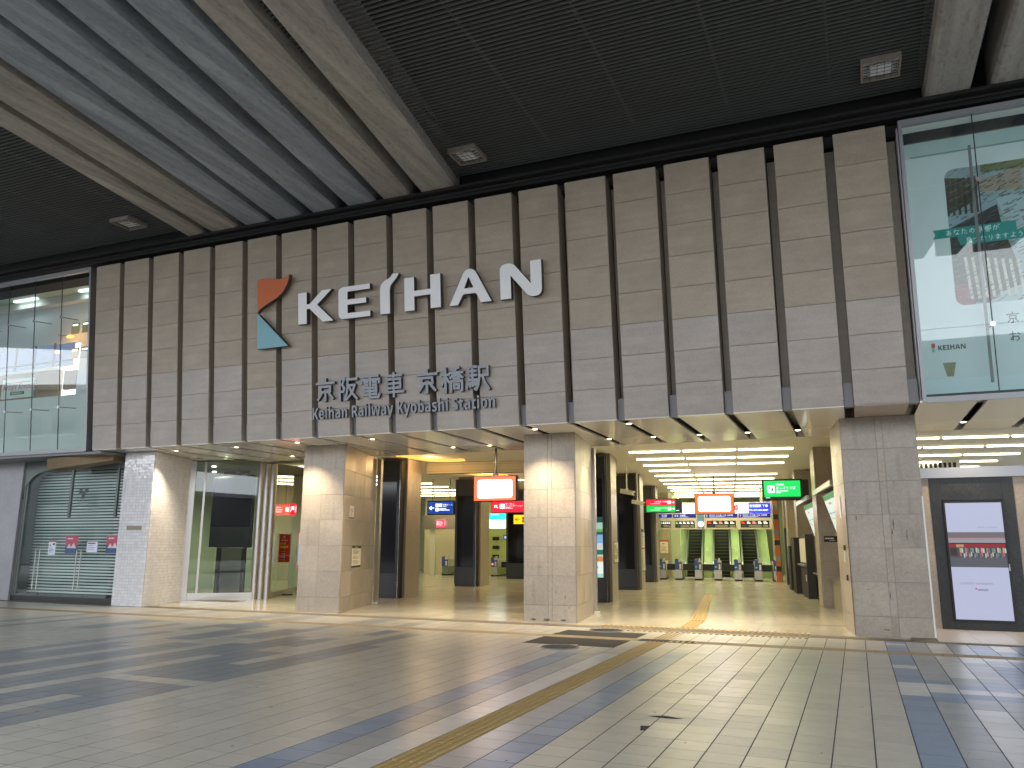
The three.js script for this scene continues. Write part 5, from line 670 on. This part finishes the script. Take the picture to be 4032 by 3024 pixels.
  const doughnut = thing('shop_sign', 'white sign with red script and green bar on the brown passage wall', 'sign', [QX(-2.88), QY(1.8), zb + 0.06]); part('sign_panel', pbox(1.42, 0.6, 0.05), paper(384, 160, (c, w, h) => { c.fillStyle = '#c9d4cc'; c.fillRect(0, 0, w, h); c.fillStyle = '#a82838'; c.font = 'italic bold 62px serif'; c.fillText('Krispy Kreme', 14, 88, 356); c.fillRect(40, 28, 300, 8); c.fillStyle = '#1f5a40'; c.fillRect(110, 108, 170, 26); c.fillStyle = '#c9d4cc'; c.font = 'bold 20px sans-serif'; c.fillText('DOUGHNUTS', 128, 128); }), doughnut);
  const orangeL = glow([1, 0.42, 0.08], 1.8); for (const [x, v, sx, label] of [[-1.22, 2.62, 1.2, 'small orange street lamp glowing behind the left glass'], [-0.8, 3.0, 1.8, 'orange lit lamp panel behind the left glass near the stone facade']]) { const o = thing('orange_lamp', label, 'lamp', [QX(x), QY(v), zb + 0.3]); part('lamp_glow', new THREE.SphereGeometry(0.08, 14, 10).scale(sx, 0.6, 0.6), orangeL, o); part('lamp_arm', cyl(0.012, 0.5, 6), mat.cover, o, [-0.3, 0.06, 0], [0, 0, 1.4]); const l = new THREE.PointLight(new THREE.Color().setRGB(1, 0.45, 0.1), 0.35 * LK); l.name = 'orange_lamp_glow'; l.position.set(QX(x), QY(v), zb + 0.3); l.shadow.radius = 2; scene.add(l); }
  const tubeL = glow([0.85, 1, 0.95], 1.2); for (const x of [-2.2, -5, -8]) { const f = thing('ceiling_light', x === -2.2 ? 'passage ceiling tube lamp close to the stone facade end' : x === -5 ? 'passage ceiling tube lamp above the white and red sign' : 'passage ceiling tube lamp far from the facade', 'ceiling light', [x, H1 + 4.95, -1.2]); part('lamp_tube', box(1.0, 0.05, 0.1), tubeL, f); areaLight('ceiling_light_glow', [0.85, 1, 0.96], 4.5, 1.0, 0.1, [x, H1 + 4.9, -1.2], [x, 0, -1.19]); }
}
// ---------------------------------------------------------------- left end: shop with shutter, tiled pillar, showroom
{
  const shop = thing('closed_shop', 'closed shop front with glass doors before a metal shutter', 'shop front', [-4.75, 0, -1.05]);
  const slatM = [M([0.66, 0.69, 0.69], { roughness: 0.45 }), M([0.62, 0.65, 0.65], { roughness: 0.45 })], fr = M([0.12, 0.14, 0.13], { roughness: 0.4, metalness: 0.4 });
  const slatG = new THREE.CylinderGeometry(0.05, 0.05, 5.4, 10, 1, false, 0, Math.PI); slatG.rotateZ(Math.PI / 2); slatG.rotateX(Math.PI / 2 * 0); slatG.scale(1, 0.95, 0.3);
  for (let i = 0; i < 44; i++) part('shutter_slat', slatG, slatM[i % 2], shop, [2.55, 0.2 + i * 0.082, -0.42]);
  span('shutter_back', mat.black, shop, [0, 0, -0.6], [5.2, 3.85, -0.45]); span('plinth', mat.granite, shop, [0.3, 0, -0.4], [5.1, 0.14, 0.03]);
  for (const x of [1.55, 2.42, 3.28, 4.14]) { part('door_glass', box(0.84, 2.05, 0.012), mat.glass, shop, [x, 1.2, 0]); span('door_rail', fr, shop, [x - 0.42, 0.14, -0.02], [x + 0.42, 0.2, 0.02]); }
  part('transom_glass', box(3.5, 1.25, 0.012), mat.glass, shop, [2.85, 2.88, 0]); for (const x of [1.1, 2.85, 4.58]) span('mullion', fr, shop, [x - 0.035, x === 1.1 ? 0.14 : 2.24, -0.03], [x + 0.035, 3.55, 0.03]); span('door_frame', fr, shop, [1.0, 0.14, -0.35], [1.06, 3.7, 0.04]);
  for (const x of [1.62, 1.78, 3.2, 3.36]) { part('door_handle', cyl(0.016, 1.05, 10), mat.chrome, shop, [x + 0.18, 0.84, 0.06]); }
  const post = (name, x, y, w, h, m, label) => solo(name, pbox(w, h, 0.006), m, [-4.75 + x, y, -1.03], null, label, 'poster');
  post('notice_sheet', 2.36, 1.43, 0.27, 0.38, paper(64, 96, (c) => { c.fillStyle = '#d8dcec'; c.fillRect(0, 0, 64, 96); c.fillStyle = '#b03040'; c.fillRect(0, 0, 64, 10); c.fillStyle = '#444'; c.fillRect(10, 26, 8, 14); c.fillRect(36, 20, 20, 12); textLines(c, 8, 50, 46, 4, 9, 3); }), 'white notice sheet with red top edge on the first shop door');
  const redb = paper(96, 128, (c, w, h) => { c.fillStyle = '#b84a60'; c.fillRect(0, 0, w, 70); c.fillStyle = '#33507f'; c.fillRect(0, 70, w, 58); c.fillStyle = '#d8c8c8'; c.beginPath(); c.moveTo(10, 90); c.lineTo(30, 56); c.lineTo(46, 82); c.lineTo(64, 50); c.lineTo(88, 92); c.fill(); c.fillStyle = '#e8d8d8'; textLines(c, 14, 14, 70, 1, 16, 10); });
  post('picture_poster', 3.1, 1.51, 0.46, 0.45, redb, 'red and blue picture poster on the shop door left of the white notice'); post('picture_poster', 4.62, 1.52, 0.46, 0.45, redb, 'red and blue picture poster partly behind the tiled pillar'); post('notice_sheet', 3.88, 1.45, 0.39, 0.27, paper(96, 64, (c) => { c.fillStyle = '#dcdff0'; c.fillRect(0, 0, 96, 64); c.fillStyle = '#a03a4a'; c.fillRect(6, 6, 70, 8); c.fillStyle = '#777'; textLines(c, 8, 22, 78, 3, 11, 3); }), 'wide white notice sheet between the two picture posters');
  // shop emblem: dark squares
  const em = thing('shop_emblem', 'dark green square emblem on the shop glass', 'emblem', [-1.4, 2.86, -1.03]); for (const [x, y] of [[-0.12, 0.08], [-0.02, -0.06], [0.1, 0.1], [0.0, 0.02]]) part('square', box(0.12, 0.13, 0.006), mat.dark, em, [x, y, 0]); part('word_bar', box(0.36, 0.05, 0.006), fr, em, [0.04, -0.24, 0]);
  // wall left of the shop and curved head above it
  const tw = thing('tiled_wall', 'grey tiled wall with curved head around the shop front', 'wall', [-4.75, 0, -1.05]), twM = M([0.42, 0.43, 0.45], { roughness: 0.4, map: T.tile }); span('wall_pier', twM, tw, [-6, 0, -0.3], [0.95, 3.88, 0.1]); span('ceiling_panel', mat.cover, tw, [-6, 3.8, -2], [5, 3.86, 1.0]);
  { const s = new THREE.Shape(); s.moveTo(0, 0); s.lineTo(4.2, 0); s.lineTo(4.2, -0.32); s.lineTo(1.0, -0.32); s.quadraticCurveTo(0.1, -0.35, 0, -1.1); s.lineTo(0, 0); const g = new THREE.ExtrudeGeometry(s, { depth: 0.3, bevelEnabled: false, curveSegments: 10 }); part('curved_head', g, fr, tw, [0.95, 3.86, -0.25]); }
  solo('bronze_bracket', box(1.9, 0.28, 0.5), mat.rust, [-0.85, 3.7, -0.55], [0, 0.25, 0.12], 'brown wedge shaped canopy edge above the shop next to the tiled pillar', 'canopy');
  for (const [x, wh] of [[-3.6, 'beside the grey tiled wall'], [-2.3, 'over the middle doors'], [-1.2, 'beside the white tiled pillar']]) { const f = thing('downlight', 'small ceiling lamp before the shop shutter ' + wh, 'downlight', [x, 3.79, -1.25], 0, 'lamps before the shop shutter'); part('lamp_lens', cyl(0.06, 0.02, 16), glow([1, 0.95, 0.8], 1.6), f); const l = new THREE.SpotLight(new THREE.Color().setRGB(0.9, 1, 0.98), 16 * LK, 0, 1.0, 0.6); l.name = 'shop_downlight_beam'; l.position.set(x, 3.75, -1.25); l.target.position.set(x, 0, -1.25); scene.add(l, l.target); }

  // white tiled pillar
  const wp = thing('white_tiled_pillar', 'pillar clad in small glazed white tiles beside the closed shop', 'pillar', [0.38, 0, -0.72]);
  part('core', prism([[0.01, -0.012], [1.03, -0.012], [0.36, -1.88], [-0.4, -1.88]], H1), M([0.46, 0.45, 0.44], { roughness: 0.8 }), wp);
  const tM = [[0.74, 0.73, 0.74], [0.7, 0.69, 0.71], [0.77, 0.76, 0.76]].map((c) => M(c, { roughness: 0.1, clearcoat: 0.5, clearcoatRoughness: 0.05 })), tg = new RoundedBoxGeometry(0.101, 0.0732, 0.014, 1, 0.003), lots = [];
  for (let r = 0; r < 51; r++) { for (let c = 0; c < 10; c++) lots.push([0.055 + c * 0.1035, 0.04 + r * 0.0757, 0, 0, 1]); for (let c = 0; c < 19; c++) { const t = (c + 0.5) / 19; lots.push([1.04 - 0.68 * t, 0.04 + r * 0.0757, -0.0 - 1.88 * t, Math.PI / 2 - 0.347, 0]); } }
  const ordr = lots.map((l) => [l, l[4] ? rnd() * 0.2 : 0.5 + rnd()]).sort((a, b) => a[1] - b[1]).map((a) => a[0]);
  ordr.slice(0, 300).forEach((l) => part('wall_tile', tg, tM[(rnd() * 3) | 0], wp, l.slice(0, 3), [rr(-1, 1) * 0.02, l[3] + rr(-1, 1) * 0.02, 0]));
  for (let k = 0; k < 3; k++) { const set = ordr.slice(300).filter((_, i) => i % 3 === k), im = new THREE.InstancedMesh(tg, tM[k], set.length), d = new THREE.Object3D(); im.name = 'small_tiles'; im.userData.kind = 'stuff'; set.forEach((l, i) => { d.position.set(l[0], l[1], l[2]); d.rotation.set(rr(-1, 1) * 0.02, l[3] + rr(-1, 1) * 0.02, 0); d.updateMatrix(); im.setMatrixAt(i, d.matrix); }); wp.add(im); }
  span('name_plate', M([0.3, 0.24, 0.17], { roughness: 0.5 }), wp, [0.3, 1.88, 0.006], [0.8, 1.99, 0.02]);

  // showroom with angled glass
  const sr = thing('showroom_glazing', 'angled showroom glazing with steel column beside the first stone pillar', 'glazing', [0.66, 0, -2.95]);
  const a = [0, 0], b = [1.3, -1.15], c2 = [1.5, -1.55], d2 = [-0.25, -5.1];
  const pane = (p, q, y0, y1, m, t = 0.02, name = 'glass_pane') => { const L = Math.hypot(q[0] - p[0], q[1] - p[1]), o = part(name, box(L, y1 - y0, t), m, sr, [(p[0] + q[0]) / 2, (y0 + y1) / 2, (p[1] + q[1]) / 2], [0, Math.atan2(-(q[1] - p[1]), q[0] - p[0]), 0]); return o; };
  pane(a, b, 0.2, 3.85, mat.glass); pane(a, b, 0, 0.197, mat.steel, 0.06, 'kick_plate'); pane(c2, d2, 0.16, 3.85, mat.glass); pane(c2, d2, 0, 0.157, mat.steel, 0.06, 'kick_plate'); pane([-0.3, 0.35], [0, 0.02], 0, 3.86, mat.steel, 0.05, 'jamb'); pane([0.16, -0.14], [0.2, -0.18], 0.2, 3.85, mat.steel, 0.07, 'frame_post');
  for (let k = 0; k < 3; k++) part('steel_column', cyl(0.11, 3.86, 24), mat.steel, sr, [1.28 + k * 0.1, 1.93, -1.22 - k * 0.15]);
  const inside = thing('showroom_interior', 'pale green walled showroom interior behind the angled glass', 'room', [0.66, 0, -2.95]), pg = M([0.5, 0.58, 0.42], { roughness: 0.6 });
  span('back_wall', pg, inside, [-4, 0, -5.3], [0.0, 3.9, -5.2]); span('side_wall', pg, inside, [-4.1, 0, -5.2], [-4, 3.9, -0.3]); span('room_ceiling', M([0.16, 0.17, 0.13], { roughness: 0.6 }), inside, [-4, 3.86, -5.2], [1.5, 3.9, -0.2]); span('partition', M([0.2, 0.22, 0.18], { roughness: 0.5 }), inside, [-1.6, 0, -2.9], [-0.6, 3.86, -2.8]); span('column', mat.rust, inside, [0.4, 0, -2.6], [0.75, 3.86, -2.3]); span('room_floor', M([0.4, 0.4, 0.3], { roughness: 0.4 }), inside, [-4, 0.002, -5.2], [0.2, 0.012, -0.3]);
  const sd = thing('standing_display', 'large black standing display on two legs inside the showroom', 'display', [0.62, 0, -4.55]); part('display_panel', new RoundedBoxGeometry(1.56, 2.12, 0.1, 1, 0.01), mat.black, sd, [0, 2.5, 0]); part('screen_glass', sheet(1.5, 1.45), mat.screenOff, sd, [0, 2.78, 0.053]); part('lower_panel', sheet(1.5, 0.58), M([0.03, 0.035, 0.035], { roughness: 0.3 }), sd, [0, 1.75, 0.053]); for (const x of [-0.42, 0.54]) { span('leg', mat.black, sd, [x - 0.05, 0.1, -0.06], [x + 0.05, 1.45, 0.04]); span('foot', mat.black, sd, [x - 0.07, 0.0, -0.3], [x + 0.07, 0.1, 0.3]); } span('cross_bar', mat.black, sd, [-0.37, 0.7, -0.03], [0.49, 0.76, 0.02]);
  const rs = thing('hanging_red_sign', 'small red lit sign with white pictogram seen through the showroom glass', 'sign', [0.62, 2.66, -7.0]); part('screen', pbox(0.82, 0.36, 0.08), lit(192, 88, 1.1, (c) => { c.fillStyle = '#d8142a'; c.fillRect(0, 0, 192, 88); c.fillStyle = '#ffe6e6'; textLines(c, 10, 22, 80, 3, 18, 9); c.fillRect(104, 24, 34, 40); c.strokeStyle = '#fff'; c.lineWidth = 8; c.beginPath(); c.moveTo(148, 62); c.lineTo(178, 26); c.moveTo(158, 24); c.lineTo(180, 24); c.lineTo(180, 48); c.stroke(); }), rs); part('hanger_rod', cyl(0.015, 1.05, 8), mat.beam, rs, [0, 0.7, 0]);
  const bn = thing('red_banner', 'tall red banner with yellow writing behind the showroom glass', 'banner', [1.32, 0, -6.2]); part('banner_sheet', pbox(0.42, 0.86, 0.02), paper(128, 256, (c, w, h) => { c.fillStyle = '#c02820'; c.fillRect(0, 0, w, h); c.fillStyle = '#f0e8e0'; textLines(c, 36, 14, 60, 1, 20, 20); textLines(c, 20, 44, 90, 2, 12, 5); c.fillStyle = '#f0c030'; textLines(c, 12, 76, 104, 2, 30, 20); write(c, '中', 52, 118, 26); textLines(c, 20, 152, 90, 1, 14, 9); c.fillStyle = '#f0e8e0'; textLines(c, 30, 176, 70, 1, 14, 9); c.fillRect(4, 192, w - 8, 3); textLines(c, 14, 204, 100, 1, 16, 11); c.fillStyle = '#f0c030'; textLines(c, 8, 228, 110, 1, 18, 12); }), bn, [0, 1.42, 0]); part('banner_pole', cyl(0.012, 1.9, 8), mat.chrome, bn, [0.23, 0.95, 0]); part('banner_base', cyl(0.16, 0.03, 20), mat.black, bn, [0.2, 0.015, 0]);
  solo('lit_poster', pbox(0.42, 1.15, 0.04), lit(96, 256, 0.6, (c, w, h) => { c.fillStyle = '#a84a5a'; c.fillRect(0, 0, w, h); c.fillStyle = '#9cc4a0'; c.fillRect(8, 14, w - 16, 90); c.fillStyle = '#6ab4c0'; c.fillRect(8, 104, w - 16, 130); c.fillStyle = '#e8f0ea'; for (let i = 0; i < 4; i++) c.fillRect(14, 120 + i * 28, 60, 10); }), [1.75, 1.38, -6.6], [0, 0.2, 0], 'lit pink framed poster between the red banner and the stone pillar', 'poster');
  for (const [x, z, label] of [[0.1, -4.2, 'small round ceiling lamp above the standing display'], [-1.2, -5.6, 'small round ceiling lamp at the back of the showroom']]) { const f = thing('downlight', label, 'downlight', [x, 3.84, z]); part('lamp_lens', cyl(0.07, 0.02, 16), glow([1, 0.95, 0.8], 4), f); const l = new THREE.SpotLight(new THREE.Color().setRGB(1, 0.94, 0.72), 9 * LK, 0, 1.2, 0.6); l.name = 'showroom_downlight_beam'; l.position.set(x, 3.8, z); l.target.position.set(x, 0, z - 0.6); scene.add(l, l.target); }
}
renderer.render(scene, camera);
